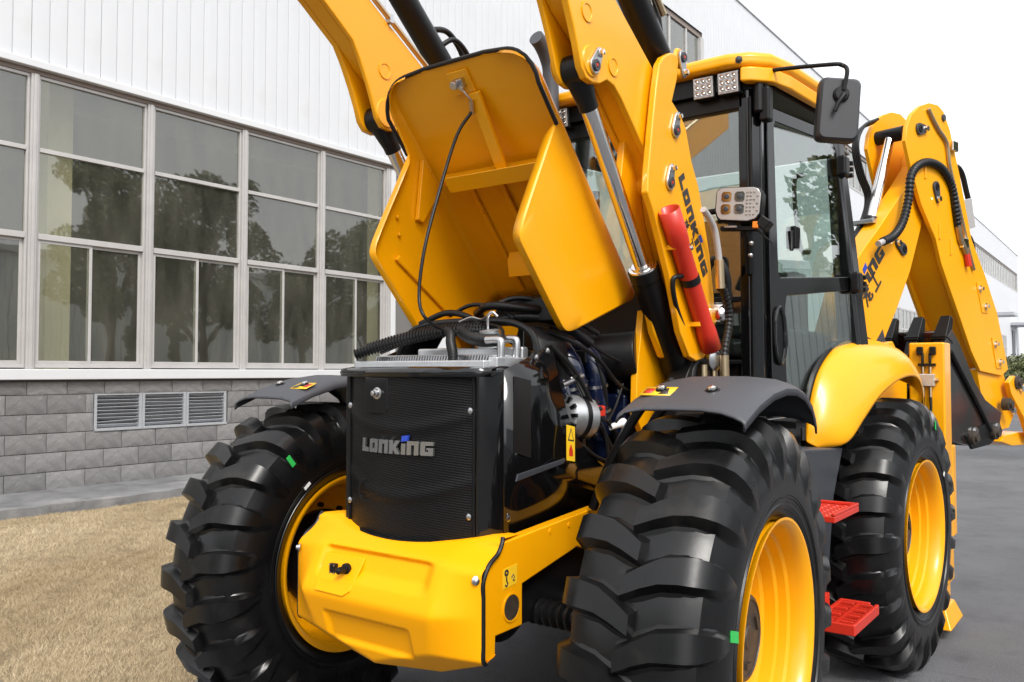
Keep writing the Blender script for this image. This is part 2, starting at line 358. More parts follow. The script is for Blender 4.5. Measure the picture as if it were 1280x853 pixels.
# asphalt, lawn, concrete apron
g = MB(); g.add([(-1.62, -60, 0), (600, -60, 0), (600, 900, 0), (-1.62, 900, 0)], [(0, 1, 2, 3)])
g.add([(-600, 14.0, 0), (-1.62, 14.0, 0), (-1.62, 900, 0), (-600, 900, 0)], [(0, 1, 2, 3)])
tag(g.build('road', 'asphalt'), kind='structure')
g = MB(); g.add([(-600, -60, -0.06), (-1.60, -60, -0.06), (-1.60, 14.02, -0.06), (-600, 14.02, -0.06)], [(0, 1, 2, 3)])
tag(g.build('lawn', 'soil'), kind='structure')
g = MB(); g.span((-1.74, -30, -0.2), (-1.61, 14.0, 0.012)); tag(g.build('kerb', 'concrete', bevel=0.01), kind='structure')
# apron slab with a rough broken front edge
ap = MB(); rows = []
ys = np.linspace(-12, 14, 131); jag = [0.03 * math.sin(y * 3.1) + random.uniform(-.03, .03) for y in ys]
for off, z in ((0.0, -0.2), (0.0, 0.045), (-0.05, 0.06), (-1.2, 0.07)):
    rows.append([(-7.85 + off + (j if off > -1 else 0), y, z + (random.uniform(-.006, .006) if off > -1 and z > 0 else 0)) for y, j in zip(ys, jag)])
ap.grid(rows); tag(ap.build('pavement', 'concrete', ang=50), kind='structure')

# dry grass: one mass of short blades
def make_grass():
    n1, n2 = 300000, 150000
    x = np.concatenate([rng.uniform(-5.2, -1.72, n1), rng.uniform(-7.95, -4.6, n2)])
    y = np.concatenate([rng.uniform(-1.6, 4.2, n1), rng.uniform(-1.0, 5.2, n2)])
    keep = (y < 2.3 - 0.55 * (x + 1.7) * 0.9 + 1.0) & (y > -1.2 - 0.30 * (x + 1.7) - 0.8)
    x, y = x[keep], y[keep]; n = len(x)
    def field(s, k): return np.sin(x * s + k) * np.cos(y * s * 1.13 - k * 2) + 0.5 * np.sin(x * s * 2.7 + y * s * 1.9 + k * 3)
    clump = (field(1.7, 1.0) + field(4.3, 2.2) + field(11, 4.0)) / 4.5
    h = (0.014 + 0.018 * rng.random(n)) * (1 + 0.6 * clump); wd = 0.0009 + 0.0013 * rng.random(n)
    a = rng.uniform(0, 2 * np.pi, n); lean = rng.uniform(0.3, 1.5, n) * h; la = a + rng.normal(0.9, 0.8, n)
    dx, dy = np.cos(a) * wd, np.sin(a) * wd
    v = np.zeros((n * 3, 3), np.float32)
    v[0::3] = np.stack([x - dx, y - dy, np.full(n, -0.062)], 1); v[1::3] = np.stack([x + dx, y + dy, np.full(n, -0.062)], 1)
    v[2::3] = np.stack([x + np.cos(la) * lean, y + np.sin(la) * lean, -0.06 + h], 1)
    me = bpy.data.meshes.new('grass'); me.vertices.add(n * 3); me.vertices.foreach_set('co', v.ravel())
    me.loops.add(n * 3); me.loops.foreach_set('vertex_index', np.arange(n * 3, dtype=np.int32))
    me.polygons.add(n); me.polygons.foreach_set('loop_start', np.arange(0, n * 3, 3, dtype=np.int32))
    me.update(); me.validate()
    bare = field(2.9, 7.0) + 0.6 * field(7.7, 1.3); h = np.where(bare > 1.25, h * .45, h); v[2::3, 2] = -0.06 + h
    me.vertices.foreach_set('co', v.ravel())
    tone = np.clip(0.50 + 0.16 * field(0.9, 5.0) + 0.34 * clump + rng.normal(0, 0.13, n) - 0.28 * (bare > 1.25), 0.07, 1); tone = np.where(rng.random(n) < 0.008 + 0.05 * (field(1.3, 3.3) > 1.0), 0.02, tone)
    at = me.attributes.new('tone', 'FLOAT', 'FACE'); at.data.foreach_set('value', tone.astype(np.float32))
    o = bpy.data.objects.new('grass', me); COL.objects.link(o); me.materials.append(M['grass'])
    tag(o, 'short dry straw-coloured grass on the lawn below the block wall', 'grass', kind='stuff')
make_grass()

# ------------------------------------------------------------------ the factory hall
hall = tag(empty('factory_hall', (WX, 8.0, 0)), 'long white clad factory hall on a grey block plinth with rows of windows', 'building')
hall.location = (0, 0, 0)
Y0, Y1, ZT = -26.0, 107.0, 14.45
box('core_wall', (WX - 0.45, Y0, 5.45), (WX - 0.12, Y1, 10.35), 'mortar', hall)
box('core_wall', (WX - 0.45, 8.62, 1.6), (WX - 0.12, Y1, 5.449), 'mortar', hall)
box('plinth_core', (WX - 0.45, Y0, -0.3), (WX - 0.035, 3.03, 1.47), 'mortar', hall)
box('plinth_core', (WX - 0.45, 5.07, -0.3), (WX - 0.035, Y1, 1.47), 'mortar', hall)
box('plinth_core', (WX - 0.45, 3.031, -0.3), (WX - 0.035, 5.069, 0.77), 'mortar', hall)
box('plinth_core', (WX - 0.45, 3.031, 1.262), (WX - 0.035, 5.069, 1.47), 'mortar', hall)
# split-face blocks, each its own piece
CH = 0.243; zb = [0.045]
for k in range(5): zb.append(zb[-1] + CH)
zb.append(1.425)
blk = []
for q in range(4):
    b = MB(); w, h = 0.482, 0.234; ny, nz = 5, 4
    gr = []
    for i in range(nz + 1):
        gr.append([(0.018 * (0.25 if i in (0, nz) or j in (0, ny) else 0.6 + 0.8 * random.random()), (j / ny - 0.5) * w, (i / nz - 0.5) * h) for j in range(ny + 1)])
    b.grid(gr)
    e = []; 
    for j in range(ny + 1): e.append(gr[0][j])
    for i in range(1, nz + 1): e.append(gr[i][ny])
    for j in range(ny - 1, -1, -1): e.append(gr[nz][j])
    for i in range(nz - 1, 0, -1): e.append(gr[i][0])
    n = len(e); b.add(e + [(-0.045, y, z) for _, y, z in e], [(i, (i + 1) % n, n + (i + 1) % n, n + i) for i in range(n)])
    me = b.mesh('block', 25); me.materials.append(M['block'][q]); blk.append(me)
def put_block(y, z, w, h):
    o = bpy.data.objects.new('block', random.choice(blk)); COL.objects.link(o); o.parent = hall
    o.location = (WX - 0.012 + random.uniform(-.004, .004), y, z); o.scale = (1, w / 0.49, h / 0.243)
far = MB()
for r in range(6):
    z0, z1 = zb[r], zb[r + 1]; y = -2.0 + (0.245 if r % 2 else 0.0) + 0.03
    while y < 106:
        a, b = y, min(y + 0.49, 106.4); y += 0.49
        if 0.76 < (z0 + z1) / 2 < 1.27:
            if a < 3.03 < b: b = 3.03
            elif a < 5.07 < b: a = 5.07
            elif 3.03 <= a < 5.07: continue
        if b - a < 0.06: continue
        if a < 9.5: put_block((a + b) / 2, (z0 + z1) / 2, b - a, z1 - z0)
        else: far.span((WX - 0.04, a + 0.004, z0 + 0.004), (WX + random.uniform(0, .008), b - 0.004, z1 - 0.004))
o = far.build('block_courses', M['block'][1], hall); o['kind'] = 'stuff'
box('window_sill', (WX - 0.1, Y0, 1.45), (WX + 0.09, Y1, 1.585), 'trim', hall, 0.012)

# louvre vent set into the plinth
for k in range(3):
    a = 3.06 + k * 0.67; b = a + 0.63
    fr = MB(); fr.span((WX - 0.10, a - 0.018, 0.80), (WX - 0.01, a + 0.022, 1.262)); fr.span((WX - 0.10, b - 0.022, 0.80), (WX - 0.01, b + 0.018, 1.262))
    fr.span((WX - 0.12, a - 0.018, 0.765), (WX + 0.01, b + 0.018, 0.80)); fr.span((WX - 0.10, a + 0.022, 1.236), (WX - 0.012, b - 0.022, 1.262))
    vent = fr.build('vent', 'louvre', hall, 0.004)
    box('vent_backing', (WX - 0.2, a + 0.03, 0.81), (WX - 0.13, b - 0.03, 1.23), 'satin', vent)
    sl = None
    for i in range(9):
        z = 0.83 + i * 0.047
        if sl is None:
            m_ = Matrix.Rotation(R(-38), 3, 'Y')
            sl = MB().box((0, 0, 0), (0.062, b - a - 0.05, 0.006), m_).mesh('slat'); sl.materials.append(M['louvre'])
        s_ = bpy.data.objects.new('slat', sl); COL.objects.link(s_); s_.parent = vent; s_.location = (WX - 0.055, (a + b) / 2, z)
        s_.rotation_euler = (R(random.uniform(-.7, .7)) + (R(2.2) if k == 0 and i == 1 else 0), R(random.uniform(-5, 5)), 0)

# big ground-floor windows
PITCH = 1.553; MULL = [2.22 + PITCH * i for i in range(-4, 5)]
ZS, ZA, ZB_, ZT_ = 1.60, 3.215, 4.32, 5.29
def bar(b, y0, y1, z0, z1, d=0.05, x=0.0): b.span((WX - d + x, y0, z0), (WX + x, y1, z1))
for i, (a, b) in enumerate(zip(MULL, MULL[1:])):
    a += 0.05; b -= 0.05
    w = MB(); F = -0.03
    bar(w, a, b, ZS, ZS + 0.05, 0.06, F); bar(w, a, b, ZT_ - 0.04, ZT_, 0.06, F)
    bar(w, a, a + 0.03, ZS + 0.05, ZT_ - 0.04, 0.06, F); bar(w, b - 0.03, b, ZS + 0.05, ZT_ - 0.04, 0.06, F)
    bar(w, a + 0.03, b - 0.03, ZA, ZA + 0.075, 0.058, F + 0.01); bar(w, a + 0.03, b - 0.03, ZB_, ZB_ + 0.055, 0.058, F + 0.006)
    win = w.build('window', 'frame', hall, 0.004)
    # two sliding sashes, one in front of the other
    mid = (a + b) / 2 + random.uniform(-.03, .03)
    for k, (p, q, xo) in enumerate(((a + 0.03, mid + 0.03, -0.015), (mid - 0.02, b - 0.03, -0.045))):
        s_ = MB(); t = 0.04
        for y0, y1, z0, z1 in ((p, p + t, ZS + .05, ZA), (q - t, q, ZS + .05, ZA), (p + t, q - t, ZS + .05, ZS + .05 + t), (p + t, q - t, ZA - t, ZA)):
            s_.span((WX + F + xo - 0.02, y0, z0), (WX + F + xo + 0.0, y1, z1))
        s_.build('sash', 'frame', win, 0.003)
        MB().span((WX + F + xo - 0.013, p + t, ZS + 0.05 + t), (WX + F + xo - 0.007, q - t, ZA - t)).build('pane', 'winglass', win)
    for z0, z1 in ((ZA + 0.075, ZB_), (ZB_ + 0.055, ZT_ - 0.04)):
        p_ = MB(); c = Matrix.Rotation(R(random.uniform(-.35, .35)), 3, 'Z') @ Matrix.Rotation(R(random.uniform(-.3, .3)), 3, 'Y')
        p_.box((WX + F - 0.035, (a + b) / 2, (z0 + z1) / 2), (0.006, b - a - 0.06, z1 - z0), c); p_.build('pane', 'winglass', win)
for y in MULL: MB().span((WX - 0.10, y - 0.048, 1.587), (WX + 0.005, y + 0.048, 5.29)).span((WX + 0.006, y - 0.02, 1.587), (WX + 0.02, y + 0.02, 5.29)).build('mullion', 'frame', hall, 0.005)
box('window_head', (WX - 0.1, Y0, 5.292), (WX - 0.012, 8.6, 5.35), 'frame_dk', hall)
box('drip_trim', (WX - 0.12, Y0, 5.352), (WX + 0.075, 8.62, 5.445), 'trim', hall, 0.01)
box('wall_pier', (WX - 0.10, 8.49, 1.587), (WX + 0.012, 8.615, 5.29), 'trim', hall, 0.006)

# ribbed cladding, panel by panel
PW = 0.88
def panel_mesh(h):
    b = MB(); prof = []
    for k in range(4):
        y = k * 0.22
        prof += [(y + 0.008, 0.0), (y + 0.06, 0.003), (y + 0.16, 0.003), (y + 0.212, 0.0)] + ([(y + 0.215, -0.014), (y + 0.222, -0.014)] if k < 3 else [])
    prof += [(PW - 0.004, 0.0), (PW - 0.002, -0.02)]; prof = [(0.002, -0.02)] + prof
    b.grid([[(d, y, 0) for y, d in prof], [(d, y, h) for y, d in prof]])
    me = b.mesh('cladding_panel', 20); me.materials.append(M['white']); return me
cache = {}
def clad(y, z0, z1):
    h = round(z1 - z0, 3)
    if h not in cache: cache[h] = panel_mesh(h)
    o = bpy.data.objects.new('cladding_panel', cache[h]); COL.objects.link(o); o.parent = hall; o.location = (WX, y, z0)
STRIPS = [(4.0, 22.5), (36.9, 55.4), (66.0, 106.0)]; UZ0, UZ1 = 10.35, 12.35
n = int((Y1 - Y0) / PW)
for k in range(n):
    y = Y0 + k * PW; zl = 5.446 if y < 8.5 else 1.59
    if any(a - 0.01 <= y + PW / 2 <= b for a, b in STRIPS): clad(y, zl, UZ0); clad(y, UZ1, ZT)
    else: clad(y, zl, ZT)
box('core_wall', (WX - 0.45, Y0, 12.35), (WX - 0.12, Y1, ZT - 0.01), 'mortar', hall)
for a, b in ((Y0, 4.0), (22.5, 36.9), (55.4, 66.0), (106.0, Y1)): box('core_wall', (WX - 0.45, a, 10.352), (WX - 0.12, b, 12.348), 'mortar', hall)
box('parapet_cap', (WX - 0.5, Y0, ZT), (WX + 0.05, Y1, ZT + 0.10), 'trim', hall)
box('hall_roof', (WX - 40, Y0, ZT - 0.35), (WX - 0.46, Y1, ZT - 0.05), 'inside', hall)
# high strip windows: frames and single panes
for a, b in STRIPS:
    step = 1.16; k = max(1, round((b - a) / step)); step = (b - a) / k
    f = MB(); f.span((WX - 0.2, a, UZ1 - 0.16), (WX - 0.05, b, UZ1)); st = f.build('window_head', 'frame_dk', hall)
    fr = MB().span((WX - 0.2, a, UZ0), (WX + 0.02, b, UZ0 + 0.08)).span((WX - 0.2, a, UZ0 + .08), (WX + 0.005, a + 0.09, UZ1 - .16)).span((WX - 0.2, b - 0.25, UZ0 + .08), (WX + 0.005, b, UZ1 - .16))
    fo = fr.build('strip_window', 'frame', hall)
    for i in range(1, k): MB().span((WX - 0.13, a + i * step - 0.05, UZ0 + .08), (WX - 0.06, a + i * step + 0.05, UZ1 - .16)).build('mullion', 'frame', fo)
    for i in range(k):
        MB().span((WX - 0.105, a + i * step + 0.05, UZ0 + .08), (WX - 0.095, a + (i + 1) * step - 0.05, UZ1 - .16)).build('pane', 'farglass', fo)
# far end: door canopies, doors and low windows
for y, zc, w in ((84.0, 6.6, 3.4), (99.0, 6.4, 6.0)):
    box('canopy', (WX - 0.05, y, zc), (WX + 1.9, y + w, zc + 0.28), 'louvre', hall)
box('door', (WX - 0.02, 100.2, 0.0), (WX + 0.06, 102.4, 5.9), 'tank', hall); box('door', (WX - 0.02, 104.4, 0.0), (WX + 0.06, 105.6, 4.2), 'louvre', hall)
for y0 in (40.0, 43.0, 46.0, 49.0, 52.0, 86.0, 89.2, 92.4):
    w = MB()
    for k in range(4): w.span((WX + 0.02, y0 + k * 0.9, 1.7), (WX + 0.06, y0 + k * 0.9 + 0.1, 5.2))
    for z in (1.7, 2.8, 3.95, 5.1): w.span((WX + 0.02, y0 + 0.1, z), (WX + 0.055, y0 + 2.7, z + 0.1))
    wo = w.build('window', 'frame', hall); MB().span((WX + 0.022, y0 + 0.1, 1.8), (WX + 0.03, y0 + 2.7, 5.1)).build('pane', 'farglass', wo)
# what shows through the panes: floor, back wall, crane columns
box('hall_floor', (WX - 40, Y0, -0.2), (WX - 0.46, Y1, 0.02), 'inside', hall)
box('hall_back_wall', (WX - 30.2, Y0, 0.02), (WX - 30, Y1, 14.0), 'inside', hall)
for y in (-3.0, 3.2, 9.4, 15.6, 21.8):
    c = MB().span((WX - 1.1, y - 0.45, 0.02), (WX - 0.8, y - 0.12, 14)); c.build('column', 'column', hall)

# ------------------------------------------------------------------ trees and hedge
def leaf_mesh(name, n, fn, size, mats):
    b = MB(); mi = []
    for _ in range(n):
        p, k = fn(); a, e = random.uniform(0, 6.28), random.uniform(-1, 1); d = Vector((math.cos(a), math.sin(a), e)).normalized()
        u = d.orthogonal().normalized(); w = d.cross(u); s = size * random.uniform(.6, 1.4); p = Vector(p)
        b.add([p - u * s, p + w * s * .55, p + u * s, p - w * s * .55], [(0, 1, 2, 3)]); mi.append(k)
    me = bpy.data.meshes.new(name); me.from_pydata(b.v, [], b.f)
    for q in mats: me.materials.append(M[q])
    me.polygons.foreach_set('material_index', mi); return me
def crown_fn(blobs):
    def f():
        i = random.randrange(len(blobs)); c, r = blobs[i]
        v = Vector((random.gauss(0, 1), random.gauss(0, 1), random.gauss(0, 1))).normalized() * r * (random.random() ** 0.25)
        return (c[0] + v.x, c[1] + v.y, c[2] + v.z * 0.8), (i + random.randrange(2)) % 3
    return f
def make_tree(h, spread, tall=False):  # trunk, limbs and many single leaves
    blobs = []; 
    for _ in range(26 if not tall else 18):
        if tall: z = random.uniform(.12, .98) * h; r = spread * (0.35 + 0.5 * math.sin(math.pi * min(1, z / h * .9 + .1))); blobs.append(((random.gauss(0, .2) * spread, random.gauss(0, .2) * spread, z), r * .6))
        else:
            a = random.uniform(0, 6.28); q = spread * random.random() ** .5; z = h * random.uniform(.38, .92); q *= (1.15 - 0.6 * (z / h)); blobs.append(((q * math.cos(a), q * math.sin(a), z), spread * random.uniform(.22, .42)))
    leaves = leaf_mesh('crown', 15000 if not tall else 12000, crown_fn(blobs), 0.085 if not tall else 0.055, ('leaf0', 'leaf1', 'leaf2'))
    t = MB(); t.tube([(0, 0, 0), (.05, 0, h * .3), (0, .06, h * .6), (0, 0, h * .85)], [h * .022, h * .017, h * .011, h * .004], 8)
    for c, r in blobs[:9]: t.tube([(0, 0, c[2] * .55), (c[0] * .5, c[1] * .5, c[2] * .8), c], [h * .009, h * .006, h * .003], 5)
    return leaves, t.mesh('trunk')
protos = [make_tree(9.0, 2.5), make_tree(8.2, 2.4), make_tree(13.0, 0.85, True)]
for p in protos: p[1].materials.append(M['bark'])
TREES = [((7.6, 12.2), 0, 1.02, 'nearest of the row'), ((7.9, 15.9), 1, 1.14, 'second of the row'), ((7.4, 20.0), 0, .78, 'third of the row'), ((7.7, 23.8), 1, 1.05, 'fourth of the row'), ((7.2, 28.5), 0, .95, 'fifth of the row'), ((7.5, 35.0), 1, 1.1, 'last of the row'),
         ((17.5, 18.6), 2, .66, 'shorter of the pair'), ((17.9, 20.9), 2, .76, 'taller of the pair'),
         ((-5.0, -34.0), 0, 1.6, 'leftmost behind the shed'), ((1.5, -33.0), 1, 1.75, 'middle one behind the shed'), ((8.0, -34.5), 0, 1.65, 'rightmost behind the shed')]
for (x, y), k, s, which in TREES:
    t = empty('tree', (x, y, 0)); t.scale = (s, s, s); t.rotation_euler = (0, 0, random.uniform(0, 6.28))
    tag(t, ('tall slim poplar' if k == 2 else 'broad leafy tree') + ' across the yard, ' + which + ', seen only in the glass', 'tree', 'trees reflected in the glass')
    for me in protos[k]:
        o = bpy.data.objects.new(me.name, me); COL.objects.link(o); o.parent = t
def shrub(name, loc, rx, ry, rz, label, n):
    bl = [((random.uniform(-.7, .7) * rx, random.uniform(-.7, .7) * ry, random.uniform(.25, .75) * rz), .45 * rz) for _ in range(40)]
    t = empty(name, loc); me = leaf_mesh('foliage', n, crown_fn(bl), 0.10, ('leaf0', 'leaf1', 'leaf2'))
    o = bpy.data.objects.new('foliage', me); COL.objects.link(o); o.parent = t; tag(t, label, 'hedge')
shrub('hedge', (-3.6, 60.5, 0), 2.6, 5.0, 2.5, 'tall clipped dark green hedge at the far end of the road', 9000)
shrub('shrub', (-4.9, 52.5, 0), 1.7, 3.0, 1.7, 'low rounded green shrub in front of the tall clipped hedge', 6000)
# the workshop across the road (mirrored in the glass)
ws = tag(empty('workshop', (20, 20, 0)), 'white ribbed workshop across the road, seen only as a reflection in the glass', 'building'); ws.location = (0, 0, 0)
box('wall', (20, -12, 0), (20.4, 60, 6.8), 'mortar', ws)
for k in range(33):
    b = MB()
    for q in range(8): b.span((19.93, -12 + k * 2.18 + q * .27, 0), (19.998, -12 + k * 2.18 + q * .27 + .245, 6.8))
    b.build('cladding_panel', 'white2', ws)
box('roof', (19.7, -12.5, 6.81), (34, 60.5, 7.1), 'trim', ws)
sd = tag(empty('shed', (0, -28, 0)), 'white ribbed shed at the end of the yard, seen only in the windscreen glass', 'building'); sd.location = (0, 0, 0)
box('wall', (-12, -28.4, 0), (14, -28, 6.4), 'mortar', sd)
for k in range(12):
    b = MB()
    for q in range(8): b.span((-12 + k * 2.16 + q * .27, -27.998, 0), (-12 + k * 2.16 + q * .27 + .245, -27.93, 6.4))
    b.build('cladding_panel', 'white2', sd)
box('roof', (-12.4, -40, 6.41), (14.4, -27.7, 6.7), 'trim', sd)

# ================================================================== THE BACKHOE LOADER
# machine axes: +X its left side, -Y forward, front axle at Y = 0, rear axle at Y = 2.22
bl = tag(empty('backhoe_loader', (0, 0, 0)), 'yellow backhoe loader with raised loader arms and its engine hood tilted open', 'backhoe loader')
WB, TR, AZ = 2.22, 0.94, 0.70

# ------------------------------------------------------------------ wheels
def tyre_mesh():
    b = MB()
    half = [(.165, .372), (.192, .385), (.205, .40), (.222, .45), (.226, .50), (.220, .55), (.204, .595), (.184, .636), (.14, .662), (.08, .673), (0, .676)]
    prof = half + [(-x, r) for x, r in reversed(half[:-1])]
    b.rev((0, 0, 0), (1, 0, 0), [(x, r) for x, r in prof], 90)
    N = 23; st = [  # base x, base r, top x, top r, lag (m at R), half width
        (-.026, .670, -.018, .711, .000, .025), (.034, .671, .036, .711, .030, .030), (.085, .667, .085, .710, .052, .034), (.135, .656, .138, .707, .060, .036),
        (.165, .634, .172, .696, .064, .038), (.190, .606, .200, .676, .067, .037), (.204, .580, .218, .644, .070, .033), (.214, .545, .230, .605, .074, .028), (.219, .51, .229, .55, .078, .020), (.2215, .47, .2235, .485, .081, .012)]
    for side in (1, -1):
        for k in range(N):
            t0 = 2 * math.pi * (k + (0.5 if side < 0 else 0)) / N; vs = []
            for bx, br, tx, tr, lag, hw in st:
                a = t0 - lag / .7
                for (x, r, h) in ((bx, br, hw + .036), (bx * .75 + tx * .25, br * .75 + tr * .25, hw + .014), (tx, tr, hw), (tx, tr, -hw), (bx * .75 + tx * .25, br * .75 + tr * .25, -hw - .014), (bx, br, -hw - .036)):
                    q = a + h / .7; vs.append((x * side, r * math.cos(q), r * math.sin(q)))
            n = len(st); fs = [(6 * i + j, 6 * i + j + 1, 6 * i + j + 7, 6 * i + j + 6) for i in range(n - 1) for j in range(5)] + [(0, 1, 2, 3, 4, 5), tuple(6 * n - 6 + q for q in (0, 5, 4, 3, 2, 1))]
            b.add(vs, fs)
    # bead ring and raised moulding on the sidewall
    for s in (1, -1):
        b.rev((0, 0, 0), (s, 0, 0), [(.200, .408), (.212, .415), (.2195, .428), (.2195, .434), (.213, .440)], 90)
        for r_ in (.452, .462): b.rev((0, 0, 0), (s, 0, 0), [(.2205, r_ - .003), (.2255, r_ - .001), (.2255, r_ + .001), (.2205, r_ + .003)], 90)
    return b.mesh('tyre', 28)
def rim_mesh():
    b = MB()
    prof = [(.200, .372), (.214, .386), (.222, .390), (.222, .382), (.213, .368), (.196, .358), (.176, .352), (.150, .349), (.140, .340), (.112, .337), (.104, .326), (.066, .322), (.056, .309), (.030, .303), (.018, .280), (.012, .22), (.012, .10), (0.0, .10), (0.0, .22), (.004, .285),
            (-.02, .325), (-.09, .330), (-.12, .345), (-.190, .352), (-.208, .366), (-.216, .382), (-.216, .390), (-.20, .385), (-.19, .372), (0, .368)]
    b.rev((0, 0, 0), (1, 0, 0), prof, 72, close=True); return b.mesh('rim', 30)
def hub_mesh():
    b = MB(); b.rev((0, 0, 0), (1, 0, 0), [(.0, .150), (.10, .140), (.112, .132), (.116, .12), (.112, .118), (.112, .04), (.118, .035), (.118, 0)], 40)
    for k in range(3):
        a = k * 2.094 + .4; b.box((.115, .085 * math.cos(a), .085 * math.sin(a)), (.012, .018, .05), Matrix.Rotation(a, 3, 'X'))
    return b.mesh('hub', 30)
def drum_mesh():
    b = MB(); b.rev((0, 0, 0), (-1, 0, 0), [(.0, .215), (.03, .215), (.06, .195), (.11, .19), (.12, .15), (.16, .13), (.20, .10), (.26, .09), (.26, 0)], 32)
    for k in range(12):
        a = k * math.pi / 6; b.cyl((-.02, .235 * math.cos(a), .235 * math.sin(a)), (.02, .235 * math.cos(a), .235 * math.sin(a)), .012, n=6)
    return b.mesh('brake_drum', 30)
WM = {'tyre': (tyre_mesh(), 'rubber'), 'rim': (rim_mesh(), 'yellow'), 'hub': (hub_mesh(), 'hub'), 'brake_drum': (drum_mesh(), 'satin')}
for k, (me, m) in WM.items(): me.materials.append(M[m])
def sidewall_patch(w, ang, r, dy, dz, m, side, name):
    o = MB().box((0, 0, 0), (.003, dy, dz)).build(name, m, w); a = R(ang)
    o.location = (side * .2275, r * math.cos(a), r * math.sin(a)); o.rotation_euler = (a, R(-6 * side), 0); return o
for sx, y, steer, roll in ((1, 0, 3.2, 0), (-1, 0, 2.0, 4), (1, WB, -2.6, 9), (-1, WB, -2.0, 2)):
    w = empty('wheel', (sx * TR - (.06 if sx < 0 else 0), y, AZ), bl); w.rotation_euler = (0, 0, R(steer))
    for k, (me, m) in WM.items():
        o = bpy.data.objects.new(k, me); COL.objects.link(o); o.parent = w
        if k == 'tyre': o.rotation_euler = (R(roll), 0, 0)
        else: o.scale = (sx, 1, 1)
    if sx == 1 and y == 0: sidewall_patch(w, 163, .485, .055, .03, 'green_st', 1, 'sticker')
    if sx == -1 and y == 0:
        sidewall_patch(w, 127, .60, .05, .025, 'green_st', 1, 'sticker').location.x = .222; sidewall_patch(w, 127, .46, .012, .04, 'white_st', 1, 'sticker')
    if sx == 1 and y > 0: sidewall_patch(w, 38, .46, .03, .013, 'white_st', 1, 'sticker'); sidewall_patch(w, 68, .60, .05, .03, 'green_st', 1, 'sticker').location.x = .222

# ------------------------------------------------------------------ chassis and axles
for s in (1, -1):
    c = MB(); c.px([(-.465, 1.004), (-.30, 1.016), (.10, 1.044), (.55, 1.06), (3.35, 1.06), (3.35, .62), (.45, .62), (.20, .74), (.11, .86), (.09, .885), (-.03, .918), (-.06, .911), (-.362, .852), (-.362, .718), (-.505, .716), (-.508, .650), (-.572, .648), (-.574, .80), (-.572, .90), (-.545, .935), (-.49, .975)], .385, .4295)
    if s < 0: c.mir()
    ch = c.build('chassis_rail', 'yellow', bl, .006)
    h = MB(); h.cyl((s * .418, -.425, .79), (s * .4315, -.425, .79), .042, n=28); h.build('tow_hole', 'hub', ch)
    MB().rev((s * .4300, -.425, .79), (s, 0, 0), [(0, .041), (.003, .041), (.003, .047), (0, .047)], 32).build('hole_rim', 'yellow', ch)
    MB().px([(-.47, .855), (-.395, .862), (-.395, .925), (-.47, .918)], s * .4297, s * .4307).build('hook_sticker', 'sticker', ch)
    d = MB(); d.rev((s * .4307, -.452, .905), (s, 0, 0), [(0, .004), (.001, .004), (.001, .011), (0, .011)], 16)
    d.tube([(s * .4315, -.452, .893), (s * .4315, -.452, .880), (s * .4315, -.445, .869), (s * .4315, -.452, .862), (s * .4315, -.460, .868)], .0025, 6)
    d.tube([(s * .4315, -.425, .885), (s * .4315, -.416, .895), (s * .4315, -.410, .885), (s * .4315, -.418, .876), (s * .4315, -.408, .874)], .0018, 6); d.build('hook_print', 'print', ch)
    for y, z in ((-.20, 1.0), (-.08, 1.005), (.05, 1.0)): MB().cyl((s * .4295, y, z), (s * .4325, y, z), .009, n=12).build('plug', 'yellow', ch)
MB().span((-.384, -.40, .70), (.384, 3.3, .98)).build('frame_core', 'satin', bl)
for y in (0, WB):
    ax = MB(); ax.cyl((-.70, y, .70), (.70, y, .70), .075, n=20); ax.rev((-.16, y, .70), (1, 0, 0), [(0, .09), (.06, .19), (.14, .21), (.24, .19), (.32, .09)], 28)
    for s in (-1, 1): ax.cyl((s * .68, y, .54), (s * .68, y, .86), .07, n=18); ax.cyl((s * .50, y, .70), (s * .64, y, .70), .11, .09, n=20)
    axo = ax.build('axle', 'satin', bl)
    yy = y - .20 if y == 0 else y + .20
    tr_ = MB().cyl((-.66, yy, .72), (.66, yy, .72), .018, n=12); tr_.build('tie_rod', 'satin', axo)
    for s in (-1, 1):
        P, rr = corrugated([(s * .36, yy, .72), (s * .46, yy, .72), (s * .55, yy, .72)], .038, .03, .2); MB().tube(P, rr, 16).build('boot', 'hose', axo)
        MB().box((s * .66, yy * .5 + y * .5, .72), (.05, .24, .06)).build('steering_arm', 'satin', axo)

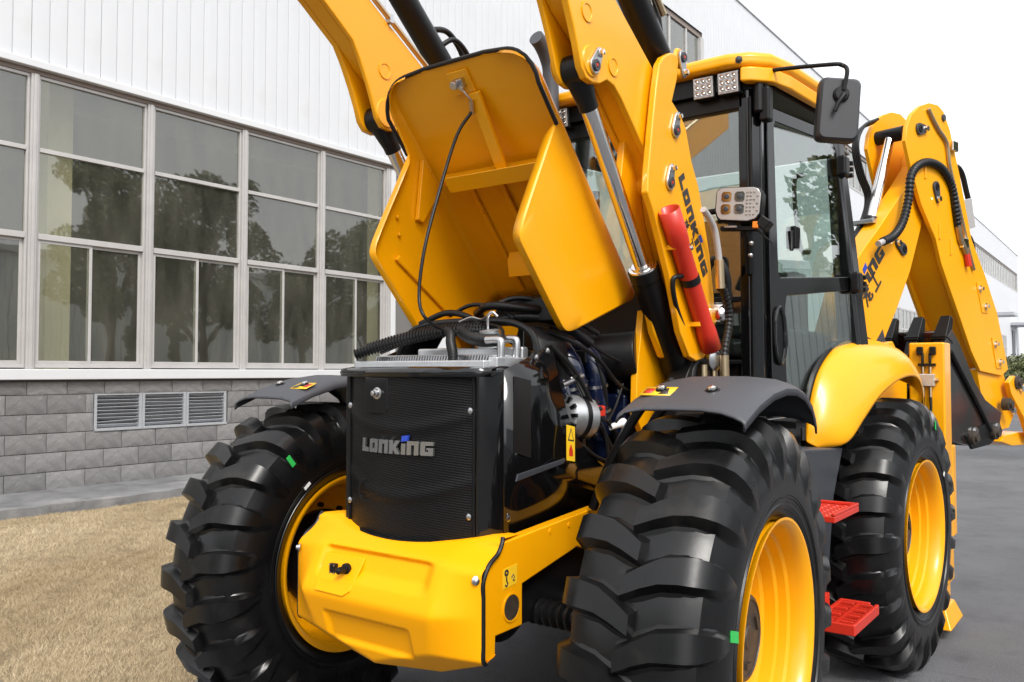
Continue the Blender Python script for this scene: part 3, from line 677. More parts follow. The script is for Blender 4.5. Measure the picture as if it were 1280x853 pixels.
# ------------------------------------------------------------------ bumper
def bumper():
    ss = lambda a, b, t: (lambda q: q * q * (3 - 2 * q))(min(1, max(0, (t - a) / (b - a))))
    def smax(P, T):
        m = max(P); return m + T * math.log(sum(math.exp((p - m) / T) for p in P))
    def yf(x, z):
        ax = abs(x)
        f = smax([-.605 + 1.75 * (z - .94), -.605 + .5 * (z - .94), -.68 - .286 * (z - .79)], .006)
        r = .30 - .055 * min(1, max(0, (.79 - z) / .21)); e = -.583 + .095 * ss(.915, 1.0, z)
        y = smax([f, f + (e - f) * (ax - r) / (.433 - r), -.600 + .30 * (ax - .25) - 1.3 * (z - .625)], .0030)
        y += .024 * ss(-.262, -.240, x) * ss(.275, .215, x) * ss(.835, .875, z) * ss(.945, .925, z)
        y += .014 * ss(-.205, -.187, x) * ss(.205, .182, x) * ss(.622, .645, z) * ss(.737, .722, z)
        return y
    b = MB(); rows = []; NX, NZ = 120, 84
    xs = [-.433 + .866 * i / NX for i in range(NX + 1)]
    zt = lambda x: .975 + .042 * min(1, (x / .36) ** 2); zb = lambda x: .576 + .34 * max(0, abs(x) - .235)
    rows.append([(x * .96, -.36, zt(x) - .004) for x in xs])
    for j in range(NZ + 1):
        rows.append([(x, yf(x, zb(x) + (zt(x) - zb(x)) * (1 - j / NZ)), zb(x) + (zt(x) - zb(x)) * (1 - j / NZ)) for x in xs])
    rows.append([(x, yf(x, zb(x)) + .06, zb(x) + .02) for x in xs])
    b.grid(rows); o = b.build('bumper', 'bumper', bl, ang=60)
    # door with trailer socket
    c = [(-0.161, -0.602, 0.862)][0]; p = MB()
    p.prism([Vector((q[0], yf(q[0], q[2]) - .006, q[2])) for q in [(-0.249, -0.606, 0.913), (-0.062, -0.606, 0.915), (-0.061, -0.606, 0.815), (-0.088, -0.606, 0.797), (-0.231, -0.606, 0.798)]], (0, .012, 0)); p.build('socket_plate', 'bumper', o, .003)
    q = [(a_, yf(a_, c_) - .017, c_) for a_, b_, c_ in [(-0.181, -0.61, 0.869), (-0.12, -0.61, 0.875)]]; s1 = MB().box(q[0], (.030, .016, .036)); s1.build('connector', 'satin', o, .002)
    s2 = MB().rev((q[1][0], q[1][1] + .004, q[1][2]), (0, -1, 0), [(0, .02), (.012, .02), (.014, .013), (.045, .012), (.05, .006), (.05, 0)], 18); s2.build('socket', 'satin', o)
    for dx in (-.01, .01):
        for dz in (-.013, .013): MB().cyl((q[0][0] + dx, q[0][1] - .006, q[0][2] + dz), (q[0][0] + dx, q[0][1] - .0105, q[0][2] + dz), .003, n=8).build('screw', 'steel', o)
    for s in (1, -1):
        MB().rev((s * .415, yf(.415, .905), .905), (s * .8, -.6, .1), [(0, .014), (.004, .014), (.006, .009), (.014, .009), (.016, .006), (.016, 0)], 14).build('bolt', 'steel', o)
        MB().tube(catmull([(s * .430, -.47, 1.020)] + [(s * .4345, yf(.433, z_) + .007, z_) for z_ in (1.005, .975, .945, .90, .85, .80, .75, .70, .66, .645)]), .0075, 8).build('seal', 'hose', o)
bumper()

# ------------------------------------------------------------------ grille and radiator shroud
gy = lambda x: -.530 + .083 * min(1.0, (x / .307) ** 2)
def grille():
    b = MB(); xs = [-.305 + .61 * i / 24 for i in range(25)]
    bulge = lambda z: .006 * math.exp(-((z - 1.36) / .02) ** 2) + .006 * math.exp(-((z - 1.14) / .02) ** 2)
    zs = [1.0 + .535 * j / 60 for j in range(61)]
    b.grid([[(x, gy(x) - bulge(z - .05 * (x / .3) ** 2), z - .025 * (1 - (x / .305) ** 2) * (1 - (z - 1) / .535)) for x in xs] for z in zs])
    g_ = b.build('grille', 'grille', bl, ang=60)
    # glossy surround: corner posts, header, bottom lip
    for s in (-1, 1):
        p = MB().pz([(s * .303, gy(.303) - .006), (s * .318, gy(.31) - .010), (s * .338, -.435), (s * .356, -.412), (s * .368, -.38), (s * .368, -.34), (s * .30, -.40)], .995, 1.556); p.build('corner_post', 'black', bl, .006, 3)
        f = MB().tube([(s * .298, gy(.298) - .004, .99), (s * .298, gy(.298) - .004, 1.535)], .006, 8); f.build('frame_bead', 'satin', g_)
    h = MB(); rows = []
    for (dy, z) in ((.03, 1.545), (-.012, 1.535), (-.016, 1.548), (-.008, 1.560), (.05, 1.566), (.14, 1.560), (.16, 1.54)):
        rows.append([(x * 1.18, gy(x) + dy + (.02 if abs(x) > .29 else 0), z + .03 * max(0, (dy - .0)) ) for x in xs])
    h.grid(rows); h.build('header', 'black', bl, solid=.004, ang=50)
    rows = [[(x * 1.16, gy(x) + dy, z - .025 * (1 - (x / .305) ** 2)) for x in xs] for dy, z in ((-.012, .985), (-.012, 1.002), (.03, 1.004))]
    MB().grid(rows).build('seal', 'hose', bl, solid=.004)
    # latch pocket
    lx = -.085; p = MB(); p.py([(lx - .055, 1.415), (lx - .045, 1.405), (lx + .045, 1.405), (lx + .055, 1.415), (lx + .055, 1.532), (lx - .055, 1.532)], gy(lx) - .008, gy(lx) + .01); po = p.build('latch_pocket', 'black', g_, .004)
    MB().rev((lx + .006, gy(lx) - .006, 1.475), (0, -1, 0), [(0, .021), (.004, .021), (.006, .015), (.014, .013), (.016, .009), (.026, .009), (.028, 0)], 20).build('latch', 'steel', g_)
    for x, z in ((-.292, 1.425), (.288, 1.42), (-.29, 1.075), (.284, 1.07)):
        MB().rev((x, gy(x) - .004, z), (0, -1, 0), [(0, .011), (.004, .011), (.007, .006), (.007, 0)], 12).build('bolt', 'steel', g_)
    MB().rev((-.145, gy(-.145) - .003, 1.13), (0, -1, 0), [(0, .042), (.002, .042), (.002, .036), (0, .036)], 30).build('emblem_ring', 'satin', g_)
    # name on the grille, following its curve
    a, e = -.166, .16; ox = (a + e) / 2
    write('LONKING', (a, gy(a) - .004, 1.268), (e - a, gy(e) - gy(a), 0), (0, 0, 1), .047, .009, 'silver', g_, width=1.0, shear=.06, curve=lambda t: -((gy(a + t) - (gy(a) + (gy(e) - gy(a)) * t / (e - a)))) if t < .4 else 0)
grille()
# side sheets of the shroud (the image's right one is pierced, folded and carries a sticker)
for s in (1, -1):
    P = [(-.385, 1.0), (-.385, 1.556), (-.30, 1.582), (-.10, 1.648), (-.072, 1.60), (-.047, 1.506), (.0, 1.40), (.061, 1.31), (.15, 1.24), (.266, 1.188), (.373, 1.114), (.365, 1.035)]
    b = MB(); X0 = .368
    inner = {'a': (-.13, 1.47, -.012), 'b': (-.175, 1.20, 0.0), 'c': (-.02, 1.19, -.030)}
    vs = [(X0, y, z) for y, z in P] + [(X0 + d, y, z) for y, z, d in inner.values()]
    fs = [(0, 1, 13), (1, 2, 12, 13), (2, 3, 12), (3, 4, 5, 12), (5, 6, 7, 12), (7, 8, 14, 12), (8, 9, 10, 14), (10, 11, 14), (11, 0, 13, 14), (12, 13, 14)]
    b.add(vs, fs)
    if s < 0: b.mir()
    sp = b.build('shroud_side', 'black', bl, solid=.005, ang=20)
    MB().px([(-.335, 1.28), (-.235, 1.25), (-.235, 1.52), (-.335, 1.535)], s * .3715, s * .3735).build('vent_mesh', 'perf', sp)
    MB().px([(-.325, 1.178), (-.03, 1.215), (-.02, 1.232), (-.315, 1.202)], s * .366, s * .376).build('grip_strip', 'tank', sp, .002)
    for y, z in ((-.365, 1.06), (-.20, 1.60), (-.13, 1.625)): MB().rev((s * .371, y, z), (s, 0, 0), [(0, .011), (.004, .011), (.007, .006), (.007, 0)], 12).build('bolt', 'steel', sp)
st = MB().px([(-.010, 1.225), (.045, 1.215), (.045, 1.345), (-.010, 1.355)], .373, .3755).build('warning_sticker', 'sticker', bl)
MB().px([(-.004, 1.297), (.039, 1.290), (.0175, 1.343)], .3756, .3762).build('warning_print', 'print', st)
MB().px([(.003, 1.301), (.032, 1.296), (.0175, 1.333)], .3763, .3768).build('warning_field', 'sticker', st)
MB().px([(.005, 1.24), (.03, 1.236), (.03, 1.256), (.017, 1.283), (.005, 1.262)], .3756, .3762).build('warning_print', 'red', st)

# cooler pack behind the grille
ra = MB().span((-.30, -.40, 1.05), (.30, -.30, 1.585)).build('radiator', 'satin', bl)
MB().span((-.315, -.425, 1.562), (.315, -.341, 1.590)).build('top_tank', 'alu', ra, .006)
MB().span((-.28, -.338, 1.56), (.31, -.20, 1.612)).build('oil_cooler_tank', 'alu', ra, .01)
MB().span((-.20, -.198, 1.56), (.31, -.16, 1.64)).build('charge_cooler_tank', 'alu', ra, .008)
fin = None
for k in range(44):
    if fin is None: fin = MB().box((0, 0, 0), (.005, .012, .022), Matrix.Rotation(R(20), 3, 'Y')).mesh('fin'); fin.materials.append(M['steel'])
    o = bpy.data.objects.new('fin', fin); COL.objects.link(o); o.parent = ra; o.location = (-.27 + k * .0128, -.345, 1.597)
MB().span((.312, -.40, 1.53), (.352, -.19, 1.60)).build('cooler_bracket', 'alu', ra, .005)
for x, y, z in ((.31, -.34, 1.66), (.31, -.25, 1.665)):
    MB().tube(catmull([(x - .05, y, z), (x, y, z), (x + .012, y, z - .012), (x + .012, y, z - .07)]), .014, 12).build('hose_elbow', 'steel', ra)
sh = MB(); prof = [(-.36, 1.50), (-.335, 1.62), (-.27, 1.705), (-.14, 1.735), (.14, 1.735), (.27, 1.715), (.335, 1.66), (.36, 1.52)]
sh.grid([[(x, y, z) for x, z in prof] for y in (-.155, -.02, .04)]); sh.build('fan_shroud', 'satin', bl, solid=.008, bevel=0)
sh = MB().tube(catmull([(x, -.158, z + .004) for x, z in prof], 5), .013, 8); sh.build('shroud_rim', 'hose', bl)
def hose(name, path, r, corr=False, m='hose', parent=bl, n=10, pitch=.012, amp=.16):
    if corr: P, rr = corrugated(path, r, pitch, amp); return MB().tube(P, rr, n).build(name, m, parent, ang=60)
    return MB().tube(catmull(path), r, n).build(name, m, parent, ang=60)
hose('coolant_hose', [(-.30, -.43, 1.615), (-.22, -.38, 1.645), (-.10, -.31, 1.68), (.02, -.26, 1.70), (.14, -.19, 1.70)], .019, True)
hose('coolant_hose', [(-.28, -.38, 1.64), (-.18, -.33, 1.672), (-.06, -.27, 1.702), (.05, -.21, 1.715), (.16, -.15, 1.71)], .018, True)
hose('coolant_hose', [(.02, -.27, 1.70), (.06, -.30, 1.69), (.10, -.345, 1.655), (.14, -.38, 1.61), (.165, -.41, 1.55)], .016, True)
hose('coolant_hose', [(.06, -.24, 1.70), (.14, -.28, 1.672), (.22, -.31, 1.660), (.30, -.33, 1.66)], .020, True)
MB().rev((.20, -.24, 1.64), (0, -.2, 1), [(0, .05), (.03, .05), (.05, .035), (.06, .035), (.06, 0)], 24).build('filler_cap', 'alu', bl)
hose('wire_clip', [(.17, -.22, 1.70), (.18, -.23, 1.75), (.20, -.23, 1.765), (.215, -.22, 1.75)], .006, m='steel')
hose('wire_chain', [(.0, -.18, 1.74), (.06, -.18, 1.755), (.12, -.19, 1.745), (.18, -.22, 1.765)], .004, m='steel')

# ------------------------------------------------------------------ engine bay
en = MB().span((-.24, .08, .98), (.24, .80, 1.42)).span((-.17, .06, 1.42), (.17, .78, 1.58)).build('engine_block', 'engine', bl, .02)
e2 = MB()
for y in (.16, .30, .44, .58): e2.tube(catmull([(.12, y, 1.52), (.22, y, 1.54), (.27, y - .02, 1.46), (.27, y - .02, 1.30)]), .028, 12)
e2.build('manifold', 'engine', en)
MB().tube(catmull([(.10, .22, 1.60), (.20, .18, 1.64), (.27, .17, 1.58), (.28, .20, 1.46), (.26, .22, 1.34), (.24, .26, 1.22)]), [.05] * 31, 16).build('intake_pipe', 'engine', en)
MB().tube(catmull([(.12, .34, 1.62), (.22, .30, 1.66), (.30, .30, 1.58), (.31, .32, 1.44), (.30, .34, 1.28)]), .042, 16).build('intake_pipe', 'engine', en)
MB().cyl((.14, .42, 1.60), (.40, .50, 1.62), .10, n=28).build('air_filter', 'satin', en, .008)
MB().cyl((-.1, .02, 1.45), (.24, .02, 1.47), .11, n=28).build('turbo_duct', 'satin', en, .01)
MB().rev((.262, .16, 1.20), (1, 0, 0), [(0, .055), (.06, .055), (.062, .0)], 28).build('oil_filter', 'engine', en, .004)
# alternator with cooling slots
al = MB(); ac = Vector((.318, .135, 1.375)); ad = Vector((-.25, -.95, .1)).normalized()
al.rev(ac, ad, [(-.075, 0), (-.075, .058), (-.06, .080), (-.02, .086), (.02, .086), (.06, .078), (.075, .056), (.075, 0)], 32); alo = al.build('alternator', 'alu', bl)
for t in (-.068, .068):
    for k in range(13):
        a = 2 * math.pi * k / 13; u = ad.orthogonal().normalized(); w = ad.cross(u); d = u * math.cos(a) + w * math.sin(a)
        MB().box(ac + ad * t + d * .066, (.012, .014, .036), d.to_track_quat('Z', 'Y').to_matrix()).build('slot', 'satin', alo)
MB().rev(ac, ad, [(.008, .0855), (.008, .09), (-.012, .09), (-.012, .0855)], 32).build('band', 'satin', alo)
MB().rev(ac + ad * .077, ad, [(0, .03), (.02, .036), (.03, .03), (.03, .01), (.045, .01), (.045, 0)], 20).build('pulley', 'satin', alo)
MB().cyl((.36, -.02, 1.50), (.36, .12, 1.535), .012, n=12).build('tensioner_rod', 'steel', bl)
MB().box((.36, .235, 1.395), (.05, .05, .045)).build('terminal_cover', 'red', bl, .008)
MB().rev((.38, .30, 1.33), (.3, .9, .2), [(0, .012), (.05, .014), (.06, .02), (.075, .02), (.08, 0)], 14).build('sensor_cap', 'white_st', bl)
hose('wiring_loom', [(.36, -.10, 1.645), (.37, .02, 1.57), (.37, .12, 1.48), (.37, .22, 1.36), (.37, .34, 1.22)], .013)
hose('wiring_loom', [(.35, -.08, 1.63), (.36, .06, 1.53), (.36, .18, 1.40), (.38, .26, 1.30), (.38, .30, 1.05)], .008)
hose('wiring_loom', [(.36, .20, 1.40), (.38, .30, 1.34), (.39, .40, 1.26), (.39, .52, 1.24)], .006)
hose('breather_hose', [(-.02, -.05, 1.78), (.10, -.12, 1.80), (.22, -.06, 1.79), (.30, .06, 1.78)], .016)
hose('breather_hose', [(.08, -.10, 1.74), (.2, -.04, 1.76), (.30, .05, 1.74), (.35, .2, 1.66)], .02)
MB().span((.05, -.02, 1.74), (.36, .03, 1.83)).build('cross_bracket', 'satin', bl, .006)
for x in (.12, .2, .3): MB().rev((x, -.022, 1.80), (0, -1, 0), [(0, .009), (.005, .009), (.007, .005), (.007, 0)], 10).build('bolt', 'steel', bl)
MB().span((-.42, .82, .98), (.42, .86, 1.95)).build('firewall', 'satin', bl)
MB().span((-.40, .10, .96), (-.36, .82, 1.60)).build('engine_cover', 'satin', bl)
MB().span((-.34, .25, 1.58), (.30, .80, 1.64)).build('heat_shield', 'satin', bl, .01)
MB().px([(.42, 1.06), (.55, 1.06), (.55, 1.20), (.46, 1.23), (.42, 1.17)], .30, .52).build('engine_mount', 'yellow', bl, .006)

# looms, clamps and small fittings that crowd the bay
for pts, r in (([(.30, -.02, 1.70), (.34, .10, 1.66), (.36, .24, 1.60), (.37, .38, 1.50), (.36, .52, 1.46)], .009), ([(.28, .02, 1.72), (.33, .16, 1.68), (.36, .30, 1.62), (.38, .44, 1.58)], .006),
               ([(.37, .16, 1.42), (.39, .24, 1.36), (.38, .33, 1.40), (.37, .42, 1.50)], .005), ([(.36, .10, 1.28), (.38, .20, 1.22), (.39, .32, 1.20), (.38, .46, 1.26)], .007),
               ([(.33, .28, 1.60), (.35, .30, 1.50), (.34, .34, 1.38), (.36, .40, 1.24), (.35, .44, 1.12)], .011), ([(.10, -.10, 1.80), (.16, -.05, 1.83), (.24, .0, 1.82), (.32, .1, 1.76), (.35, .26, 1.70)], .010),
               ([(-.10, -.12, 1.77), (.0, -.10, 1.81), (.12, -.08, 1.79), (.2, -.1, 1.75)], .008), ([(-.22, -.16, 1.74), (-.10, -.14, 1.78), (.02, -.15, 1.76), (.10, -.17, 1.72)], .012),
               ([(.30, -.30, 1.64), (.25, -.24, 1.70), (.17, -.19, 1.72), (.06, -.16, 1.73)], .007), ([(-.24, -.36, 1.62), (-.15, -.28, 1.67), (-.04, -.2, 1.71), (.06, -.14, 1.72)], .006)):
    hose('wiring_loom', pts, r)
for c, d, r in (((.36, .05, 1.545), (0, .1, -.09), .018), ((.37, .17, 1.425), (0, .1, -.1), .018), ((.275, .19, 1.50), (0, .03, -.1), .054), ((.272, .21, 1.40), (0, .03, -.1), .054), ((.305, .315, 1.50), (0, .02, -.1), .046), ((.31, .33, 1.40), (0, .02, -.1), .046)):
    MB().rev(c, d, [(0, r), (0, r + .003), (.012, r + .003), (.012, r)], 24).build('hose_clamp', 'steel', bl)
MB().span((.25, .46, 1.28), (.36, .62, 1.46)).build('fuel_filter_head', 'engine', bl, .015, 3)
MB().cyl((.31, .54, 1.10), (.31, .54, 1.275), .045, n=24).build('fuel_filter', 'satin', bl, .006)
MB().rev((.30, .40, 1.20), (1, 0, 0), [(0, .05), (.03, .05), (.035, .03), (.05, .03), (.05, 0)], 24).build('pump', 'engine', bl)
for y, z in ((.10, 1.18), (.24, 1.12), (.38, 1.34), (.5, 1.52), (.2, 1.30)): MB().rev((.30, y, z), (1, 0, 0), [(0, .014), (.008, .014), (.010, .008), (.018, .008), (.018, 0)], 8).build('bolt', 'steel', bl)
MB().px([(.06, 1.155), (.12, 1.15), (.12, 1.20), (.06, 1.205)], .29, .296).build('data_plate', 'sticker', bl)

# ------------------------------------------------------------------ tilted hood
H0 = Vector((0, -.13, 2.61)); HA = Vector((0, .68, -.733)).normalized(); HN = Vector((0, -.733, -.68)).normalized()
def hp(al, pe, x): return H0 + HA * al + HN * pe + Vector((x, 0, 0))
def hood():
    def depth(al):
        k = .028; c = [.065 + (al - .147) / .163 * .465, .53, .53 - (al - .763) / .217 * .47]
        d = -k * math.log(sum(math.exp(-q / k) for q in c)); lo = .022 + .045 * (al + .15) / .3
        return max(lo, d) if al < .5 else max(.05, d)
    def halfw(al):
        c = -.02; return .372 if al > c else .372 - .13 * (1 - math.sqrt(max(0, 1 - ((c - al) / .128) ** 2)))
    als = [-.148, -.146, -.14, -.13, -.11, -.08, -.05, -.02, .05, .10, .13, .147, .165, .19, .22, .25, .27, .285, .30, .315, .33, .35, .38, .45, .6, .68, .71, .73, .75, .765, .78, .80, .83, .86, .92, .98]
    rows = []
    for al in als:
        w = halfw(al); d = depth(al); lip = .034 if al > .16 else .012; r = []
        crown = lambda x: -.022 * (1 - (x / .372) ** 2)
        r += [hp(al, d - .004, -w + lip), hp(al, d, -w + .004), hp(al, d - .012, -w)]
        for k in range(1, 6): r.append(hp(al, .03 + (d - .042) * (1 - k / 5.0), -w))
        for x in (-.985, -.95, -.8, -.4, 0, .4, .8, .95, .985): r.append(hp(al, .012 * (abs(x) > .96) + crown(x * .372), x * w))
        for k in range(5): r.append(hp(al, .03 + (d - .042) * (k / 5.0), w))
        r += [hp(al, d - .012, w), hp(al, d, w - .004), hp(al, d - .004, w - lip)]
        rows.append(r)
    ho = MB().grid(rows).build('hood', 'yellow', bl, solid=.004, ang=32)
    # stiffeners inside
    def plate(name, pts, vec, m='yellow', bev=.003): return MB().prism([hp(*p) for p in pts], vec).build(name, m, ho, bev)
    plate('cross_member', [(.290, .012, -.30), (.290, .07, -.26), (.27, .115, -.20), (.27, .115, .34), (.29, .012, .36)], HA * .03)
    plate('cross_flange', [(.255, .118, -.20), (.255, .118, .345), (.325, .118, .345), (.325, .118, -.20)], HN * .005)
    plate('rib', [(-.02, -.012, .015), (-.02, -.012, .065), (.285, .05, .075), (.285, .05, .025)], HN * .018)
    plate('rib', [(.33, .0, .06), (.33, .0, .16), (.70, .0, .16), (.70, .0, .06)], HN * .012)
    for x0 in (-.22, -.06, .22): plate('bead', [(.36, -.012, x0), (.36, -.012, x0 + .03), (.94, -.012, x0 + .03), (.94, -.012, x0)], HN * .012, bev=.005)
    for sx_ in (-1, 1): plate('side_bead', [(.42, .40, sx_ * .367), (.42, .43, sx_ * .367), (.80, .33, sx_ * .367), (.80, .30, sx_ * .367)], (-sx_ * .014, 0, 0), bev=.005)
    plate('gusset', [(.20, .02, -.365), (.36, .02, -.365), (.40, .20, -.365), (.37, .22, -.365)], (.02, 0, 0))
    plate('hinge_bracket', [(.70, .03, -.14), (.70, .03, .12), (.76, .07, .12), (.76, .07, -.14)], HN * .04 + HA * .02)
    plate('hinge_bracket', [(.80, .03, .02), (.80, .03, .30), (.88, .10, .30), (.88, .10, .06)], HN * .03)
    plate('latch_plate', [(-.115, -.018, -.055), (-.115, -.018, .045), (-.02, -.018, .045), (-.02, -.018, -.055)], HN * .012)
    lt = MB(); lt.box(hp(-.07, 0, -.005), (.05, .035, .03), HN.to_track_quat('Z', 'Y').to_matrix()); lt.cyl(hp(-.075, .0, -.012), hp(-.075, .035, -.012), .016, n=12); lt.cyl(hp(-.055, .0, .012), hp(-.055, .028, .012), .01, n=10)
    lt.tube([hp(-.05, .02, .01), hp(-.02, .025, .025), hp(.0, .02, .03)], .004, 6); lt.build('latch_lock', 'steel', ho, .002)
    MB().tube([hp(.0, .02, .028), hp(.05, .03, .012)], .010, 10).build('cable_ferrule', 'brass', ho)
    for al, pe, x in ((.24, .0, .33), (.3, .3, -.362), (.36, .34, -.362), (.5, .0, -.2), (.68, .0, -.1), (.68, .0, -.05), (.72, .05, .0), (.45, .0, .2)):
        MB().rev(hp(al, pe, x), HN if abs(x) < .36 else (1, 0, 0), [(0, .009), (.004, .009), (.006, .006), (.006, 0)], 10).build('rivet', 'yellow', ho)
    # rubber edge seal round the front opening
    e = [hp(.15, .062, -.376)]
    for al in (.10, .05, -.02, -.05, -.08, -.11, -.13, -.14, -.146, -.149): e.append(hp(al, .062 if al > -.02 else .062 * (al + .149) / .13, -halfw(al) - .003))
    for x in (-.15, -.05, .05, .15): e.append(hp(-.152 , -.018, x))
    for al in (-.149, -.146, -.14, -.13, -.11, -.08, -.05, -.02, .05, .10): e.append(hp(al, .062 if al > -.02 else .062 * (al + .149) / .13, halfw(al) + .003))
    e.append(hp(.15, .062, .376)); MB().tube(e, .0085, 8).build('edge_seal', 'hose', ho)
    MB().tube([hp(.86, .12, .14), hp(.72, .14, .13)], .010, 10).build('gas_strut', 'satin', bl)
    MB().tube([hp(.72, .14, .13), hp(.69, .145, .13)], .016, 10).build('strut_end', 'satin', bl)
    cb = [hp(.04, .03, .015)] + [Vector(p) for p in [(-0.02, -0.174, 2.459), (-0.02, -0.274, 2.225), (-0.02, -0.353, 2.004), (-0.02, -0.382, 1.826)]] + [Vector(p) for p in [(0.02, -0.39, 1.742), (0.02, -0.286, 1.703)]] + [Vector(p) for p in [(0.14, -0.228, 1.687), (0.14, -0.073, 1.672), (0.14, 0.009, 1.628)]] + [Vector((.33, -.36, 1.55))]
    hose('latch_cable', cb, .0065)
hood()

# ------------------------------------------------------------------ front mudguards
def mudguard(s):
    prof = [(-.335, 1.412), (-.325, 1.420), (-.22, 1.462), (-.10, 1.494), (.02, 1.508), (.12, 1.504), (.20, 1.485), (.27, 1.445), (.305, 1.40), (.315, 1.37)]
    rows = []
    for x, dz in ((.775, -.02), (.782, .0), (.80, .012), (.86, .022), (.95, .024), (1.05, .024), (1.11, .018), (1.15, .006), (1.172, -.004), (1.18, -.012), (1.18, -.032)):
        rows.append([(s * x, y * (1 + .04 * (x < .8)), z + dz) for y, z in prof])
    o = MB().grid(rows).build('mudguard', 'grey', bl, solid=.007, ang=45)
    for x in (.86, 1.03):
        MB().rev((s * x, -.205, 1.488), (0, -.35, 1), [(0, .026), (.006, .024), (.007, .018), (.012, .017), (.013, 0)], 18).build('washer', 'satin', o)
        MB().rev((s * x, -.209, 1.500), (0, -.35, 1), [(0, .014), (.005, .013), (.008, .008), (.008, 0)], 12).build('bolt', 'chrome', o)
    y0 = -.265; st = MB().add([(s * .80, y0 + .005, 1.4665), (s * .91, y0 + .005, 1.4665), (s * .91, y0 + .065, 1.491), (s * .80, y0 + .065, 1.491)], [(0, 1, 2, 3)]).build('warning_sticker', 'sticker', o, solid=.002)
    st.location = (0, .01, .010)
    MB().add([(s * .865, y0 + .012, 1.470), (s * .90, y0 + .012, 1.470), (s * .8825, y0 + .058, 1.4885)], [(0, 1, 2)]).build('warning_print', 'print', o, solid=.001).location = (0, .01, .0118)
    MB().add([(s * .81, y0 + .018, 1.4725), (s * .84, y0 + .018, 1.4725), (s * .84, y0 + .05, 1.485), (s * .81, y0 + .05, 1.485)], [(0, 1, 2, 3)]).build('warning_print', 'red', o, solid=.001).location = (0, .01, .0118)
    br = MB().tube(catmull([(s * .45, .05, 1.05), (s * .55, .03, 1.25), (s * .68, .02, 1.44), (s * .80, .0, 1.515)]), .018, 10).tube(catmull([(s * .45, .20, 1.05), (s * .58, .18, 1.28), (s * .70, .16, 1.44), (s * .82, .14, 1.508)]), .018, 10)
    br.build('mudguard_bracket', 'satin', bl)
    MB().span((s * .78, .20, 1.36), (s * 1.15, .30, 1.38)).build('mudguard_flap', 'satin', o)
mudguard(1); mudguard(-1)

# ------------------------------------------------------------------ loader arms
ARM_TOP = [(.373, 2.722), (.043, 2.915), (-1.25, 3.68)]; ARM_LOW = [(-1.25, 3.42), (-.50, 3.005), (-.33, 2.885)]
CLEVIS = [(-.29, 2.82), (-.245, 2.73), (-.215, 2.66), (-.195, 2.60), (-.165, 2.568), (-.12, 2.562), (-.07, 2.572), (-.02, 2.60), (.03, 2.592), (.08, 2.56)]
ROOT_R = [(0.308, 2.746), (0.342, 2.785), (0.406, 2.82), (0.464, 2.831), (0.478, 2.809), (0.462, 2.726), (0.417, 2.627), (0.489, 2.593), (0.541, 2.549), (0.592, 2.427), (0.661, 2.326), (0.715, 2.195), (0.77, 2.048), (0.809, 1.878), (0.823, 1.758), (0.787, 1.67), (0.704, 1.607), (0.624, 1.593)]
ROOT_L = [(0.555, 1.612), (0.475, 1.71), (0.392, 1.911), (0.312, 2.059), (0.253, 2.159), (0.202, 2.227), (0.209, 2.304), (0.244, 2.48), (0.279, 2.644)]
